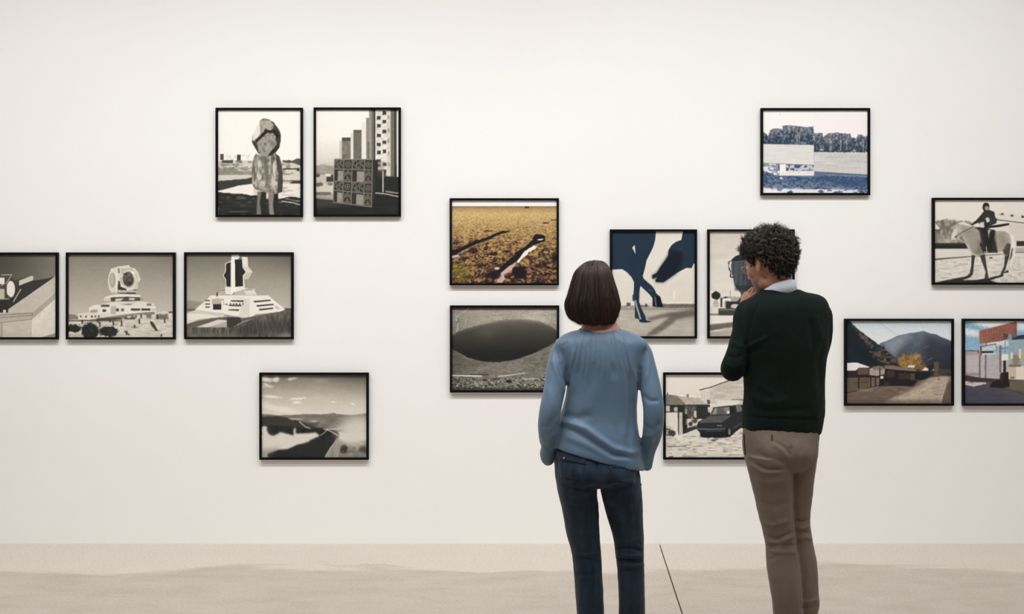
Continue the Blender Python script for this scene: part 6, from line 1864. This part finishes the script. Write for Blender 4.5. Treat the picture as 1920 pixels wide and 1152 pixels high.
# spectacles
gl_ = bpy.data.objects.new('spectacles', None)
COL.objects.link(gl_); gl_.parent = man
gl_.location = Vector(HW((0, .1, .01))) - Vector(base_m)
g0 = np.array(HW((0, .1, .01)))
for s_ in (-1, 1):
    c_ = np.array([s_ * .033, .103, .008])
    ringp = [HW(c_ + np.array([.023 * math.cos(a), -.006 * abs(math.cos(a)) * (1 if s_ * math.cos(a) > 0 else 0), .019 * math.sin(a)])) for a in np.linspace(0, 2 * np.pi, 29)]
    V, F = strands(np.array([ringp]), np.array([.0009]), m=6)
    link('rim', mesh_np('rim', V - g0, F, m_rim, True), gl_)
    V = np.array([HW(c_)] + ringp[:-1]) - g0
    link('lens', mesh_np('lens', V, [(0, i + 1, (i + 1) % 28 + 1) for i in range(28)], m_lens, True), gl_)
    tp = [HW((s_ * .056, .100, .012)), HW((s_ * .068, .08, .013)), HW((s_ * .075, .03, .013)), HW((s_ * .079, -.01, .012)), HW((s_ * .078, -.03, -.004))]
    V, F = strands(np.array([catmull(tp, 4)]), np.array([.0014]), m=6)
    link('temple', mesh_np('temple', V - g0, F, m_rim, True), gl_)

# curly hair: a lumpy mass and curls grown from it
rng = np.random.default_rng(23)


def scalp(d, lift):
    """point of the hair surface in head-local direction d (n,3)"""
    c = np.array([0, -.012, .030])
    r = np.array([.079, .098, .091])
    k = 1 / np.sqrt(((d / r) ** 2).sum(1))
    return c + d * k[:, None] + d * lift[:, None]


def hairline(L):
    """1 where hair grows (local coordinates of the scalp)"""
    x, y, z = L[:, 0], L[:, 1], L[:, 2]
    lim = np.interp(y, [-.12, -.08, -.05, -.032, .006, .012, .026, .034, .07, .1], [-.075, -.085, -.065, .030, .034, .0, .004, .048, .070, .09])
    return z > lim


N_ = 5000
i_ = np.arange(N_) + .5
th = np.arccos(1 - 2 * i_ / N_); ph = np.pi * (1 + 5 ** .5) * i_
D = np.stack([np.cos(ph) * np.sin(th), np.sin(ph) * np.sin(th), np.cos(th)], -1)
Lp = scalp(D, np.zeros(N_))
keep = hairline(Lp)
# mass: ellipsoid shell pulled inside the head where no hair grows
nu, nv = 72, 44
thg = np.linspace(0, np.pi, nv + 2)[1:-1]
a = np.linspace(0, 2 * np.pi, nu, endpoint=False)
Dg = np.array([[(math.sin(t) * math.cos(q), math.sin(t) * math.sin(q), math.cos(t)) for q in a[::-1]] for t in thg]).reshape(-1, 3)
Lg = scalp(Dg, np.zeros(len(Dg)))
ok = hairline(Lg)
lump = vnoise3(Dg + 5, .16, 3, 2)
lf = np.where(ok, .004 + .022 * np.clip(Dg[:, 2] * .6 + .5, .25, 1) * (.55 + .9 * (lump - .5)), -.030)
Lg = scalp(Dg, lf)
Wg = HC_M + Lg @ HR.T
hm = fuse([grid_solid(Wg.reshape(nv, nu, 3))], .0045, 2)
hair = finish(hm, 'hair', m_hair_mb, man, base_m)
hair['label'] = 'curly dark hair turning grey'
Dk = D[keep]
NC, PER, s = 1350, 6, 16
Dk = Dk[rng.permutation(len(Dk))[:NC]]
NC = len(Dk)
base_l = .004 + .010 * np.clip(Dk[:, 2] * .6 + .5, .2, 1)
root = scalp(Dk, base_l)
L_ = rng.uniform(.65, 1.25, NC) * (.012 + .026 * np.clip(Dk[:, 2] * .9 + .42, .28, 1))
rl = scalp(Dk, np.zeros(NC))
L_ *= np.where((rl[:, 1] > -.01) & (rl[:, 2] < .055), .35, 1.0)
dirn = Dk + .5 * rng.normal(0, 1, (NC, 3)) + np.array([0, -.12, -.30])
dirn /= np.linalg.norm(dirn, axis=1)[:, None]
e1 = np.cross(dirn, rng.normal(0, 1, (NC, 3))); e1 /= np.linalg.norm(e1, axis=1)[:, None]
e2 = np.cross(dirn, e1)
tt = np.linspace(0, 1, s)
turns = rng.uniform(.8, 1.5, NC) * 2 * np.pi * np.clip(.55 + .9 * (Dk[:, 2] + .2), .5, 1)
crr = rng.uniform(.0065, .0125, NC) * np.clip(L_ / .03, .35, 1)
ph0 = rng.uniform(0, 6.28, NC)
# every lock is a handful of hairs that share one curl
rp_ = lambda a_: np.repeat(a_, PER, axis=0)
n = NC * PER
ph_ = (rp_(ph0) + rng.normal(0, .22, n))[:, None]
cr_ = (rp_(crr) * rng.uniform(.8, 1.2, n))[:, None] * np.clip(tt * 3, 0, 1)[None]
tu_ = rp_(turns)[:, None]
jit = rng.normal(0, .0016, (n, 3))
LL = (rp_(L_) * rng.uniform(.85, 1.15, n))[:, None]
path = (rp_(root) + jit)[:, None, :] + rp_(dirn)[:, None, :] * (LL * tt[None])[..., None] + rp_(e1)[:, None, :] * (cr_ * (np.cos(tu_ * tt + ph_) - np.cos(ph_)))[..., None] + rp_(e2)[:, None, :] * (cr_ * (np.sin(tu_ * tt + ph_) - np.sin(ph_)))[..., None]
path = HC_M + path @ HR.T
V, F = strands(path, .0009 * rng.uniform(.7, 1.4, n))
link('curls', mesh_np('curls', V - np.array(base_m), F, m_hair_m, True), hair)['kind'] = 'stuff'
